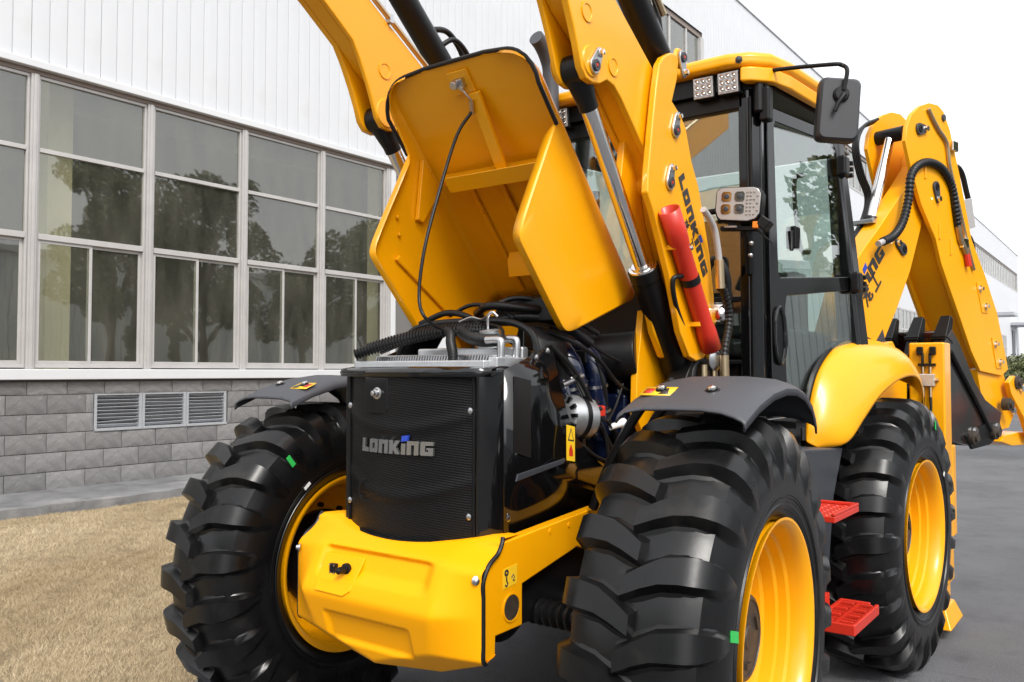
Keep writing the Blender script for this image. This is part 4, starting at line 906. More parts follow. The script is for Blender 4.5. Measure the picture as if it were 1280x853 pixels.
def arm(s):
    col = MB()
    full = ARM_TOP + ARM_LOW + CLEVIS + [(.300, 2.374), (.345, 2.300), (.40, 2.30), (.42, 2.60)]
    col.px(full, .530, .560); col.px(full, .436, .458)
    col.px(ARM_TOP + ARM_LOW + [(-.24, 2.80), (-.06, 2.70), (.08, 2.585), (.300, 2.39), (.345, 2.31), (.39, 2.31), (.41, 2.60)], .4585, .5295)
    if s < 0: col.mir()
    a = col.build('loader_arm', 'yellow', bl, .006)
    r = MB().px(ROOT_R + ROOT_L, .572, .602)
    if s < 0: r.mir()
    r.build('root_plate', 'yellow', a, .007, 3)
    r = MB().px(ROOT_R + ROOT_L, .455, .485)
    if s < 0: r.mir()
    r.build('root_plate', 'yellow', a, .006)
    web = MB().px([(.40, 2.62), (.46, 2.55), (.52, 2.2), (.66, 1.86), (.60, 1.80), (.40, 2.14), (.35, 2.30)], .486, .571)
    if s < 0: web.mir()
    web.build('root_web', 'yellow', a, .004)
    # knee boss, pin bosses and pressed recesses
    for (y, z), rr in ((( -.137, 2.632), .056),):
        MB().rev((s * .560, y, z), (s, 0, 0), [(0, rr), (.006, rr - .004), (.006, 0)], 28).build('pin_boss', 'yellow', a)
    for y, z in ((.02, 2.66), (-.16, 2.80)):
        MB().rev((s * .5605, y, z), (s, 0, 0), [(0, .036), (.004, .036), (.004, .028), (.001, .026), (.001, 0)], 28).build('pressing', 'yellow', a)
        MB().rev((s * .4355, y + .01, z + .01), (-s, 0, 0), [(0, .036), (.004, .036), (.004, .028), (.001, .026), (.001, 0)], 28).build('pressing', 'yellow', a)
    MB().rev((s * .4355, -.137, 2.632), (-s, 0, 0), [(0, .062), (.006, .058), (.006, 0)], 28).build('pin_boss', 'yellow', a)
    def keeper(x, y, z, ang):
        d = Vector((0, math.cos(R(ang)), math.sin(R(ang)))); p = Vector((s * x, y, z)); q = p + d * .062; e = d.cross(Vector((1, 0, 0)))
        b = MB(); n = 8; ring = []
        for k in range(n + 1): t = math.pi * k / n; ring.append(p + (e * math.cos(t) - d * math.sin(t)) * .030)
        for k in range(n + 1): t = math.pi * k / n; ring.append(q + (-e * math.cos(t) + d * math.sin(t)) * .020)
        b.prism(ring, (s * .010, 0, 0)); k_ = b.build('pin_keeper', 'steel', a, .002)
        MB().rev(p + Vector((s * .010, 0, 0)), (s, 0, 0), [(0, .021), (.008, .020), (.008, .010), (.002, .009), (.002, 0)], 20).build('pin', 'tank', a)
        MB().rev(p + Vector((s * .012, 0, 0)), (s, 0, 0), [(0, .008), (.006, .006), (.006, 0)], 10).build('grease_nipple', 'red', a)
        MB().rev(q + Vector((s * .010, 0, 0)), (s, 0, 0), [(0, .017), (.004, .017), (.005, .012), (.015, .011), (.016, 0)], 6).build('bolt', 'chrome', a)
        MB().rev(p - Vector((s * .014, 0, 0)), (s, 0, 0), [(0, .042), (.012, .036), (.012, 0)], 22).build('pin_boss', 'yellow', a)
    keeper(.566, -.128, 2.618, 60); keeper(.603, .498, 2.826, -80); keeper(.603, .432, 2.512, 74); keeper(.603, .378, 2.292, 74)
    # cross tube and torque arm
    MB().cyl((s * .435, .378, 2.29), (s * .575, .378, 2.29), .045, n=24).build('torque_tube', 'yellow', a, .004)
    # lift cylinder
    ky, kz = -.128, 2.618; g0 = Vector((s * .49, .371, 1.965)); k0 = Vector((s * .494, ky, kz)); ax = (g0 - k0).normalized(); base = g0 + ax * .80
    lc = MB().tube([g0, g0 + ax * .05, g0 + ax * .052, base], [.064, .064, .060, .060], 28).build('lift_cylinder', 'satin', bl, .003)
    MB().rev(g0, -ax, [(-.001, .06), (.006, .058), (.007, .045), (.014, .044), (.014, .03)], 28).build('gland', 'chrome', lc)
    MB().cyl(k0 + ax * .10, g0, .031, n=24).build('rod', 'chrome', lc)
    MB().tube([k0, k0 + ax * .03, k0 + ax * .12, k0 + ax * .15], [.045, .05, .036, .036], 20).cyl((s * .460, ky, kz), (s * .528, ky, kz), .054, n=24).build('rod_eye', 'satin', lc, .004)
    # tilt cylinder along the top of the arm
    t0 = Vector((s * .515, .505, 2.80)); t1 = Vector((s * .505, -.85, 3.95)); d = (t1 - t0).normalized()
    tc_ = MB().tube([t0 + d * .06, t0 + d * .9], .058, 24).build('tilt_cylinder', 'satin', bl)
    MB().tube([t0 + d * .9, t1], .035, 18).build('rod', 'chrome', tc_)
    MB().cyl((s * .486, .498, 2.806), (s * .545, .498, 2.806), .055, n=22).build('cylinder_eye', 'satin', tc_)
    side = Vector((s * .03, 0, 0)); off = Vector((0, .06, .06))
    hose('cylinder_hose', [t0 + d * .12 + off * 1.2, t0 + d * .24 + off * 2.0, t0 + d * .36 + off * 1.9 , t0 + d * .42 + off * 1.0, t0 + d * .44], .014, parent=tc_)
    hose('cylinder_hose', [t0 + d * .10 - side + off * .9, t0 + d * .22 - side * 2 + off * 1.5, t0 + d * .34 - side * 2 + off * 1.2, t0 + d * .36 - side], .012, parent=tc_)
    MB().tube([t0 + d * .20 + side * 2 + off * .8, t0 + d * .30 + side * 2 + off * .8], .014, 12).build('hose_fitting', 'brass', tc_)
    # hydraulic pipe along the arm's upper edge
    e = [Vector((s * .43, .10, 2.90)), Vector((s * .43, -.30, 3.135)), Vector((s * .43, -.8, 3.43)), Vector((s * .43, -1.25, 3.70))]
    MB().tube(e, .012, 10).build('pipe', 'brass', a); MB().box((s * .43, -.13, 3.033), (.03, .02, .035)).build('pipe_clip', 'steel', a)
    # tower on the chassis that carries arm and cylinder
    tw = MB().px([(0.498, 1.806), (0.44, 1.534), (0.431, 1.371), (0.541, 1.233), (0.844, 1.212), (0.769, 1.504)], .395, .425)
    if s < 0: tw.mir()
    two = tw.build('arm_tower', 'yellow', bl, .004)
    tw = MB().px([(.50, 1.06), (.50, 1.42), (.66, 1.60), (.74, 1.86), (.80, 1.88), (.88, 1.84), (1.0, 1.06)], .485, .57)
    if s < 0: tw.mir()
    tw.build('tower_side', 'satin', bl, .006)
    tw = MB().span((.425, .66, 1.06), (.485, .80, 1.50))
    if s < 0: tw.mir()
    tw.build('tower_web', 'yellow', bl)
    MB().rev((s * .60, .836, 1.80), (s, 0, 0), [(0, .052), (.03, .05), (.045, .044), (.052, .036), (.052, .018), (.046, .016), (.046, 0)], 26).build('pivot_pin', 'chrome', a)
    return a
armL = arm(1); armR = arm(-1)
# arm lettering, reading down the plate
P0, P1 = [(0.603, 0.464, 2.33), (0.603, 0.695, 1.944)]; P0 = Vector(P0); P1 = Vector(P1); u = (P1 - P0).normalized(); v = Vector((1, 0, 0)).cross(u)
write('LONKING', P0, u, v, .055, .0015, 'print', armL, width=1.14, blue=True)
q0 = P0 + u * .17 - v * .052
strokes(LONG, q0, u, v, .042, .0015, 'print', armL); strokes(GONG, q0 + u * .085, u, v, .042, .0015, 'print', armL)
# red safety strut clipped to the arm
s0, s1 = Vector([(0.64, 0.301, 2.171)][0]), Vector([(0.64, 0.686, 1.647)][0]); d = (s1 - s0).normalized()
ss = MB().tube([s0, s0 + d * .11, s0 + d * .15, s0 + d * .17, s1 - d * .12, s1 - d * .09, s1], [.041, .041, .039, .035, .035, .040, .041], 24, caps=False).build('safety_strut', 'red', bl, solid=.004)
MB().rev(s0 + d * .30, d, [(0, .036), (0, .040), (.03, .040), (.03, .036)], 24).build('strap', 'hose', ss)
hose('strap_tail', [s0 + d * .30 + Vector((-.01, -.04, .0)), s0 + d * .31 + Vector((-.03, -.09, -.01)), s0 + d * .40 + Vector((-.04, -.10, -.03)), s0 + d * .55 + Vector((-.05, -.08, -.02))], .010, parent=ss)
MB().box(s0 + d * .17 + Vector((-.02, -.03, 0)), (.05, .03, .02)).build('strut_clip', 'yellow', ss, .003)
MB().box(s1 - d * .12 + Vector((-.02, -.035, 0)), (.05, .035, .02)).build('strut_clip', 'yellow', ss, .003)
MB().rev(s0 + d * .17 + Vector((.03, .02, 0)), (1, .2, 0), [(0, .010), (.012, .009), (.014, 0)], 10).build('bolt', 'steel', ss)
MB().rev((.60, .76, 1.60), (1, -.2, 0), [(0, .045), (.03, .045), (.035, .035), (.04, .02), (.04, 0)], 22).build('swivel', 'steel', bl)
for x, y in ((.60, .70), (.61, .78)): MB().cyl((x, y, 1.42), (x, y, 1.58), .016, n=12).build('hose_fitting', 'brass', bl)
hose('hydraulic_hose', [(.58, .66, 1.40), (.56, .66, 1.52), (.57, .70, 1.60), (.60, .74, 1.58)], .02)

# ------------------------------------------------------------------ cab
cab = MB().span((-.66, 1.16, 1.10), (.66, 2.70, 1.22)).span((-.60, 1.135, 1.22), (.60, 1.17, 1.60)).build('cab', 'black', bl, .01)
rf = MB().pz([(-.58, 1.02), (.58, 1.02), (.68, 1.06), (.755, 1.14), (.79, 1.30), (.835, 1.9), (.73, 2.6), (.64, 2.72), (-.64, 2.72), (-.73, 2.6), (-.835, 1.9), (-.79, 1.30), (-.755, 1.14), (-.68, 1.06)], 2.945, 3.015).build('roof', 'yellow', cab, .03, 4)
for s in (1, -1):
    c = MB().pz([(.632, 1.045), (.68, 1.062), (.752, 1.143), (.785, 1.30), (.83, 1.9), (.80, 1.9), (.73, 1.2), (.632, 1.10)], 2.875, 2.944)
    if s < 0: c.mir()
    c.build('roof_corner', 'yellow', cab, .012, 3)
MB().pz([(-.55, 1.08), (.55, 1.08), (.72, 1.17), (.79, 1.9), (.66, 2.66), (-.66, 2.66), (-.79, 1.9), (-.72, 1.17)], 2.86, 2.944).build('roof_liner', 'satin', cab)
MB().pz([(-.55, 1.2), (.55, 1.2), (.70, 1.9), (.70, 2.6), (-.70, 2.6), (-.70, 1.9)], 2.845, 2.859).build('headliner', 'headliner', cab)
MB().span((-.62, 1.115, 2.775), (.62, 1.165, 2.859)).build('header_panel', 'satin', cab, .006)
MB().rev((.63, 1.045, 2.975), (.3, -1, 0), [(0, .018), (.006, .018), (.006, .012), (.018, .010), (.02, 0)], 6).build('roof_bolt', 'tank', cab)
def sp(t, z, off=0.0): 
    x = .70 + .23 * t - (.105 * t + .01) * (z - 1.6) / 1.2; return Vector((x + off, 1.20 + .72 * t - off * .3, z))
def flat(P):
    "make a four-cornered sheet truly plane"
    c = sum(P, Vector()) / 4; n = (P[2] - P[0]).cross(P[3] - P[1]).normalized()
    return [p - n * (p - c).dot(n) for p in P]
def sheet(name, q, m, parent, thick=.03, s=1, bevel=.004):
    "q: list of (t,z) on the slanting side of the cab"
    b = MB().prism([sp(t, z) for t, z in q], (-thick, thick * .25, 0))
    if s < 0: b.mir()
    return b.build(name, m, parent, bevel)
for s in (1, -1):
    # A pillar: three stepped sections, B pillar, C pillar
    b = MB().prism([(.600, 1.115, 1.20), (.645, 1.115, 1.20), (.690, 1.165, 1.20), (.690, 1.215, 1.20), (.60, 1.17, 1.20)], (-.005, 0.0, 1.66))
    if s < 0: b.mir()
    b.build('pillar', 'black', cab, .008, 3)
    b = MB().prism([(.652, 1.108, 1.26), (.664, 1.106, 1.26), (.664, 1.125, 1.26), (.652, 1.125, 1.26)], (-.005, 0, 1.56))
    if s < 0: b.mir()
    b.build('pillar_trim', 'satin', cab, .003)
    b = MB().prism([sp(1.0, 1.2, .004), sp(1.09, 1.2, .004), sp(1.09, 2.86, .004), sp(1.0, 2.86, .004)], (-.07, 0, 0))
    if s < 0: b.mir()
    b.build('pillar', 'black', cab, .008)
    b = MB().prism([(.70, 2.60, 1.5), (.69, 2.68, 1.5), (.62, 2.68, 1.5), (.62, 2.60, 1.5)], (-.06, 0, 1.37))
    if s < 0: b.mir()
    b.build('pillar', 'black', cab, .008)
    pane('quarter_glass', [(.90, 1.99, 1.75), (.70, 2.60, 1.75), (.645, 2.60, 2.86), (.81, 1.99, 2.86)], (-.005, 0, 0), 'cabglass', cab, s)
    b = MB().prism([(.90, 1.99, 1.15), (.70, 2.66, 1.15), (.70, 2.66, 1.75), (.90, 1.99, 1.75)], (-.03, 0, 0))
    if s < 0: b.mir()
    b.build('side_panel', 'black', cab, .005)
    # door
    d = sheet('door', [(.03, 1.32), (.12, 1.28), (.20, 1.30), (.17, 1.52), (.165, 1.80), (.20, 1.91), (.97, 1.97), (.97, 2.04), (.14, 1.995), (.12, 2.02), (.115, 2.70), (.135, 2.735), (.93, 2.735), (.955, 2.70), (.955, 2.05), (1.0, 1.97), (1.0, 2.80), (.03, 2.80)], 'black', cab, .035, s, .006)
    sheet('door_stile', [(.955, 1.50), (1.0, 1.50), (1.0, 1.968), (.955, 1.966)], 'black', d, .035, s)
    sheet('door_rail', [(.20, 1.301), (.955, 1.48), (.955, 1.53), (.20, 1.36)], 'black', d, .03, s)
    pane('pane', flat([sp(t, z, -.014) for t, z in ((.11, 1.99), (.96, 2.03), (.96, 2.74), (.11, 2.74))]), (-.005, .001, 0), 'cabglass', d, s)
    pane('pane', flat([sp(t, z, -.014) for t, z in ((.16, 1.33), (.96, 1.51), (.96, 1.98), (.16, 1.92))]), (-.005, .001, 0), 'cabglass', d, s)
    # oval grab recess on the lower door stile
    c0 = sp(.10, 1.72, .004); ring = []
    for k in range(29):
        a = 2 * math.pi * k / 28; p = sp(.10 + .055 * math.cos(a), 1.72 + .13 * math.sin(a), .006); ring.append((p.x * s, p.y, p.z))
    MB().tube(ring, .011, 8, caps=False).build('grab_ring', 'black', d)
    q = MB().prism([Vector(p) * 1.0 for p in [(sp(.10 + .048 * math.cos(a * .35), 1.72 + .12 * math.sin(a * .35), .002)) for a in range(18)]], (.003, 0, 0))
    if s < 0: q.mir()
    q.build('grab_recess', 'satin', d)
    for z in (2.62, 2.01):
        p = sp(.985, z, .02); h = MB().box((p.x * s, p.y, p.z), (.05, .085, .105)).box((s * (p.x - .02), p.y + .06, p.z), (.05, .06, .085)); h.build('hinge', 'satin', d, .014, 3)
        for dz in (-.032, 0, .032): MB().box((s * (p.x + .006), p.y + .095, p.z + dz), (.04, .024, .024)).build('knuckle', 'satin', d, .006)
    p = sp(.36, 2.20, -.03); MB().box((p.x * s, p.y, p.z), (.05, .075, .11)).box((s * (p.x + .012), p.y - .055, p.z - .02), (.015, .02, .10)).build('door_latch', 'satin', d, .01)
    p0, p1 = sp(.62, 2.15, -.06), sp(.62, 2.55, -.06)
    MB().tube(catmull([(s * p0.x, p0.y, p0.z), (s * (p0.x - .05), p0.y, p0.z + .04), (s * (p1.x - .05), p1.y, p1.z - .04), (s * p1.x, p1.y, p1.z)]), .012, 8).build('grab_handle', 'satin', d)
# windscreen, lower front panes and sill bar
pane('windscreen', [(-.60, 1.14, 1.90), (.60, 1.14, 1.90), (.595, 1.14, 2.78), (-.595, 1.14, 2.78)], (0, .006, 0), 'cabglass', cab)
pane('pane', [(-.60, 1.142, 1.60), (.60, 1.142, 1.60), (.60, 1.142, 1.88), (-.60, 1.142, 1.88)], (0, .006, 0), 'cabglass', cab)
MB().span((-.60, 1.125, 1.875), (.60, 1.16, 1.90)).build('screen_bar', 'satin', cab, .004)
MB().span((-.60, 1.12, 1.585), (.60, 1.17, 1.605)).build('screen_bar', 'satin', cab, .004)
pane('back_glass', [(-.64, 2.66, 1.75), (.64, 2.66, 1.75), (.60, 2.65, 2.85), (-.60, 2.65, 2.85)], (0, .006, 0), 'cabglass', cab)
MB().span((-.66, 2.66, 1.22), (.66, 2.70, 1.74)).build('back_panel', 'black', cab, .005)
# inside
seat = MB().span((-.24, 1.82, 1.62), (.24, 2.28, 1.74)).build('seat', 'seat', cab, .04, 3)
MB().box((0, 2.26, 2.02), (.46, .12, .58), Matrix.Rotation(R(-10), 3, 'X')).build('backrest', 'seat', seat, .04, 3)
MB().box((0, 2.33, 2.40), (.26, .09, .18), Matrix.Rotation(R(-10), 3, 'X')).build('headrest', 'seat', seat, .03, 3)
MB().span((-.18, 1.9, 1.22), (.18, 2.22, 1.62)).build('seat_base', 'interior', seat, .02)
col_ = MB().tube([(0.02, 1.30, 1.35), (.02, 1.42, 1.80), (.02, 1.52, 1.95)], [.06, .05, .03], 14).build('steering_column', 'interior', cab)
wc = Vector((.02, 1.54, 1.98)); wn = Vector((0, .55, .83)).normalized(); u_ = Vector((1, 0, 0)); w_ = wn.cross(u_)
MB().tube([wc + (u_ * math.cos(a) + w_ * math.sin(a)) * .19 for a in [2 * math.pi * k / 32 for k in range(33)]], .015, 8, caps=False).tube([wc - u_ * .18, wc + u_ * .18], .012, 8).tube([wc, wc - w_ * .18], .012, 8).cyl(wc - wn * .02, wc + wn * .02, .05).build('steering_wheel', 'interior', cab)
MB().span((-.34, 1.22, 1.60), (.34, 1.36, 1.86)).build('dashboard', 'interior', cab, .03, 3)
MB().span((.36, 1.75, 1.22), (.60, 2.45, 1.78)).build('console', 'interior', cab, .03, 3); MB().span((-.60, 1.75, 1.22), (-.36, 2.45, 1.80)).build('console', 'interior', cab, .03, 3)
for y in (1.86, 1.95): MB().tube([(.46, y, 1.78), (.45, y - .04, 1.98)], .010, 8).ball((.45, y - .045, 2.0), .024, 8).build('lever', 'interior', cab)
MB().box((-.30, 1.30, 2.42), (.04, .02, .15)).box((-.30, 1.25, 2.42), (.13, .03, .20)).build('inner_mirror', 'satin', cab, .015)
MB().span((.05, 2.40, 1.75), (.45, 2.60, 2.15)).build('console', 'interior', cab, .03)

# ------------------------------------------------------------------ lamps, mirrors, exhaust
def work_lamp(x, y, z, rz, rx):
    m = Matrix.Rotation(R(rz), 3, 'Z') @ Matrix.Rotation(R(rx), 3, 'X'); c = Vector((x, y, z)); P = lambda v: c + m @ Vector(v)
    o = MB().box(P((0, .025, 0)), (.108, .05, .108), m).build('work_lamp', 'satin', bl, .008, 3)
    MB().box(P((0, -.0035, 0)), (.096, .006, .096), m).build('lens', 'lens', o, .004)
    for i in range(3):
        for j in range(3):
            a = P(((i - 1) * .029, -.0066, (j - 1) * .029)); MB().rev(a, m @ Vector((0, -1, 0)), [(0, .0125), (.003, .0115), (.001, .007), (.004, .0035), (.005, 0)], 14).build('led', 'led', o)
    MB().box(P((0, .055, .06)), (.02, .02, .05), m).build('bracket', 'satin', o)
for x in (.45, .572, -.36, -.49): work_lamp(x, 1.06, 2.885, 3, 6)
def head_lamp(s):
    c = Vector((s * .645, .985, 2.30)); m = Matrix.Rotation(R(10 * s), 3, 'Z') @ Matrix.Rotation(R(4), 3, 'Y'); P = lambda v: c + m @ Vector((v[0] * s, v[1], v[2]))
    out = [(-.095, -.062), (-.08, -.077), (.05, -.083), (.085, -.07), (.102, -.045), (.104, .05), (.09, .072), (.07, .08), (-.085, .078), (-.104, .062), (-.106, -.03)]
    o = MB().prism([P((x, 0, z)) for x, z in out], m @ Vector((0, .09, 0))).build('head_lamp', 'satin', bl, .012, 3)
    MB().prism([P((x * .93, -.008, z * .92)) for x, z in out], m @ Vector((0, .009, 0))).build('lens', 'lens', o, .003)
    for i in range(2):
        for j in range(2):
            x, z = -.052 + i * .058, .033 - j * .056
            MB().prism([P((x + a, -.0105, z + b)) for a, b in ((-.022, -.014), (-.014, -.022), (.014, -.022), (.022, -.014), (.022, .014), (.014, .022), (-.014, .022), (-.022, .014))], m @ Vector((0, .003, 0))).build('reflector', 'led', o)
            MB().rev(P((x, -.0107, z)), m @ Vector((0, -1, 0)), [(0, .012), (.004, .010), (.005, 0)], 12).build('bulb', 'tank', o)
    for i in range(4):
        for j in range(7):
            if (i + j) % 2 == 0 or i < 2: MB().rev(P((.040 + i * .015, -.0082, .052 - j * .0165)), m @ Vector((0, -1, 0)), [(0, .0055), (.003, .004), (.0035, 0)], 8).build('led', 'led', o)
    MB().box(P((.0, .04, -.105)), (.16, .04, .02), m).box(P((-.03, .03, -.085)), (.03, .03, .03), m).build('lamp_bracket', 'satin', o, .003)
    MB().box(P((-.03, .02, -.100)), (.055, .03, .008), m).build('lamp_clip', 'steel', o)
    MB().box(P((.115, .03, -.085)), (.05, .09, .05), m @ Matrix.Rotation(R(35), 3, 'Y')).build('indicator_box', 'satin', o, .006)
    MB().box(P((.082, .0, -.095)), (.026, .03, .03), m).build('indicator', 'amber', o, .004)
    MB().tube([P((.03, .05, -.10)), P((.045, .07, -.17)), P((.05, .10, -.30))], .022, 10).build('lamp_post', 'satin', o)
    for z in (-.17, -.225): MB().ball(P((.06, .035, z)), .011, 8).build('bolt', 'steel', o)
    MB().tube([P((.08, .01, -.11)), P((.13, .0, -.15)), P((.16, .0, -.175))], .003, 6).build('cable_tie', 'hose', o)
    MB().tube([P((-.10, .05, -.02)), P((-.20, .08, -.03))], .014, 10).build('grab_bar', 'satin', o)
head_lamp(1); head_lamp(-1)
def side_mirror(s):
    c = Vector((s * 1.03, 1.175, 2.70)); m = Matrix.Rotation(R(34 * s), 3, 'Z') @ Matrix.Rotation(R(3), 3, 'Y'); P = lambda v: c + m @ Vector((v[0] * s, v[1], v[2]))
    out = []
    for cx, cz, a0 in ((.062, .108, 0), (-.058, .112, 90), (-.068, -.112, 180), (.056, -.115, 270)):
        for k in range(5): a = R(a0 + k * 22.5); out.append((cx + .03 * math.cos(a), cz + .03 * math.sin(a)))
    o = MB().add([P((x * .86, -.030, z * .9)) for x, z in out] + [P((x * .97, -.018, z * .98)) for x, z in out] + [P((x, .0, z)) for x, z in out] + [P((x * .97, .03, z * .98)) for x, z in out],
        [tuple(range(19, -1, -1)), tuple(range(60, 80))] + [(r * 20 + i, r * 20 + (i + 1) % 20, r * 20 + 20 + (i + 1) % 20, r * 20 + 20 + i) for r in range(3) for i in range(20)]).build('side_mirror', 'mirror_back', bl, ang=40)
    MB().prism([P((x * .9, .031, z * .92)) for x, z in out], m @ Vector((0, .002, 0))).build('mirror_glass', 'mirror', o)
    MB().rev(P((0, -.028, .06)), m @ Vector((0, -1, 0)), [(0, .036), (.012, .034), (.018, .026), (.018, 0)], 20).build('swivel_boss', 'satin', o)
    MB().tube([P((.008, -.05, .055)), P((-.018, -.055, .015)), P((-.03, -.05, -.02))], [.013, .009, .010], 8).build('lever', 'satin', o)
    a = Vector((s * .715, 1.16, 2.80))
    MB().tube(catmull([a, a + Vector((s * .0, -.01, .075)), a + Vector((s * .012, -.012, .115)), a + Vector((s * .05, -.01, .13)), c + m @ Vector((-.05 * s, -.02, .195)), c + m @ Vector((.0, -.03, .19)), c + m @ Vector((.018 * s, -.045, .16)), P((.005, -.045, .075))], 5), .0095, 10).build('mirror_arm', 'satin', o)
    MB().box((s * .715, 1.155, 2.78), (.05, .06, .16)).cyl((s * .690, 1.13, 2.74), (s * .690, 1.13, 2.88), .024, n=16).build('mirror_mount', 'satin', o, .012, 3)
side_mirror(1); side_mirror(-1)
ex = MB().tube(catmull([(-0.36, 0.843, 3.251), (-0.36, 0.886, 3.231), (-0.36, 0.929, 3.194), (-0.36, 0.966, 3.134), (-0.36, 0.98, 3.029), (-0.36, 0.987, 2.862)] + [(-.36, 1.04, 2.4), (-.36, 1.04, 1.7)], 6), .040, 20).build('exhaust_pipe', 'grey', bl)
# plumbing up the front of the cab
pp = [Vector(p) for p in [(0.66, 0.573, 2.211), (0.66, 0.627, 2.186), (0.66, 0.683, 2.144), (0.66, 0.715, 2.07), (0.66, 0.73, 2.021)]]
hose('cab_pipe', pp, .014, m='frame'); MB().tube([pp[-1], pp[-1] + Vector((.0, .01, -.12))], [.020, .020], 12).build('pipe_union', 'brass', bl)
hose('cab_hose', [pp[-1] + Vector((0, .01, -.12))] + [Vector(p) for p in [(0.66, 0.762, 1.906), (0.66, 0.82, 1.824), (0.66, 0.827, 1.756), (0.66, 0.79, 1.669), (0.66, 0.772, 1.618)]], .017, True, pitch=.02, amp=.08)
MB().tube([Vector(p) for p in [(0.66, 0.772, 1.621), (0.66, 0.778, 1.516)]], .020, 12).build('pipe_union', 'brass', bl)
hose('cab_hose', [(.50, .95, 1.95), (.53, .93, 2.03), (.57, .93, 2.05), (.60, .95, 1.98), (.59, .98, 1.86), (.55, 1.0, 1.80)], .018)
hose('cab_hose', [(.28, .80, 2.08), (.30, .76, 2.13), (.35, .74, 2.13), (.37, .78, 2.05)], .014)

# ------------------------------------------------------------------ rear mudguards, tank, steps
def back_guard(s):
    A = [(.80, 1.40, 1.22), (.80, 1.42, 1.32), (.815, 1.52, 1.53), (.84, 1.72, 1.665), (.86, 1.98, 1.72), (.88, 2.25, 1.725), (.88, 2.50, 1.66), (.88, 2.66, 1.52)]
    Mi = [(.82, 1.402, 1.21), (.87, 1.435, 1.335), (.915, 1.57, 1.50), (.955, 1.77, 1.625), (1.00, 2.01, 1.68), (1.03, 2.27, 1.688), (1.03, 2.52, 1.62), (1.02, 2.68, 1.48)]
    B = [(.845, 1.42, 1.195), (.95, 1.50, 1.235), (.995, 1.63, 1.36), (1.03, 1.81, 1.475), (1.075, 2.02, 1.555), (1.10, 2.28, 1.57), (1.09, 2.52, 1.50), (1.07, 2.68, 1.38)]
    C_ = [(.845, 1.45, 1.19), (.95, 1.53, 1.215), (.997, 1.66, 1.325), (1.033, 1.83, 1.435), (1.078, 2.03, 1.510), (1.103, 2.28, 1.525), (1.092, 2.50, 1.46), (1.072, 2.64, 1.35)]
    rows = [[(s * p.x, p.y, p.z) for p in catmull(r, 4)] for r in (A, Mi, B, C_)]
    o = MB().grid(rows).build('mudguard', 'yellow', bl, solid=.006, sub=2, ang=80)
    MB().tube([(s * (p.x - .012), p.y - .004, p.z + .006) for p in catmull(A, 4)], .013, 8).build('guard_seal', 'hose', o)
back_guard(1); back_guard(-1)
for s in (1, -1):
    t = MB().px([(.80, .55), (1.27, .50), (1.34, .62), (1.44, .97), (1.60, 1.185), (1.0, 1.22), (.85, 1.14)], .42, .915)
    if s < 0: t.mir()
    t.build('fuel_tank', 'tank', bl, .012)
    MB().span((s * .62, .52, 1.14), (s * .86, 1.15, 1.36)).build('tool_box', 'black', bl, .01)
    # upper tread: perforated plate
    up = MB().span((s * .917, .80, .955), (s * 1.10, 1.15, .980)).build('step', 'red', bl, .004)
    MB().span((s * 1.085, .80, .981), (s * 1.10, 1.15, .993)).build('step_lip', 'red', up, .003); MB().span((s * .92, 1.135, .981), (s * 1.084, 1.15, .993)).build('step_lip', 'red', up, .003)
    for i in range(4):
        for j in range(7): MB().rev((s * (.95 + i * .036), .83 + j * .045, .980), (0, 0, 1), [(0, .010), (.003, .008), (.003, .005), (.0005, .004), (.0005, 0)], 10).build('stud', 'red', up)
    # lower tread: open frame with bars
    y0, y1, x0, x1, z = 1.04, 1.46, .93, 1.105, .49
    lo = MB().span((s * x0, y0, z - .034), (s * x1, y0 + .018, z + .012)).span((s * x0, y1 - .018, z - .034), (s * x1 - s * .04, y1, z + .012)).span((s * x0, y0 + .018, z - .034), (s * (x0 + .018), y1 - .018, z + .012)).span((s * (x1 - .018), y0 + .018, z - .034), (s * x1, y1 - .018, z + .012))
    lo = lo.build('step', 'red', bl, .005)
    for k in range(1, 4): MB().span((s * (x0 + .018), y0 + k * .105 - .006, z - .025), (s * (x1 - .018), y0 + k * .105 + .006, z + .006)).build('tread_bar', 'red', lo)
    MB().span((s * (x0 + .08), y0 + .018, z - .02), (s * (x0 + .096), y1 - .018, z + .002)).build('tread_bar', 'red', lo)
    for k in range(4):
        for i in range(2): MB().box((s * (x0 + .05 + i * .08), y0 + .05 + k * .105, z + .006), (.05, .012, .014)).build('tread_tooth', 'red', lo, .003)
    MB().span((s * .80, 1.06, .44), (s * .93, 1.30, .56)).build('step_bracket', 'red', lo, .006)

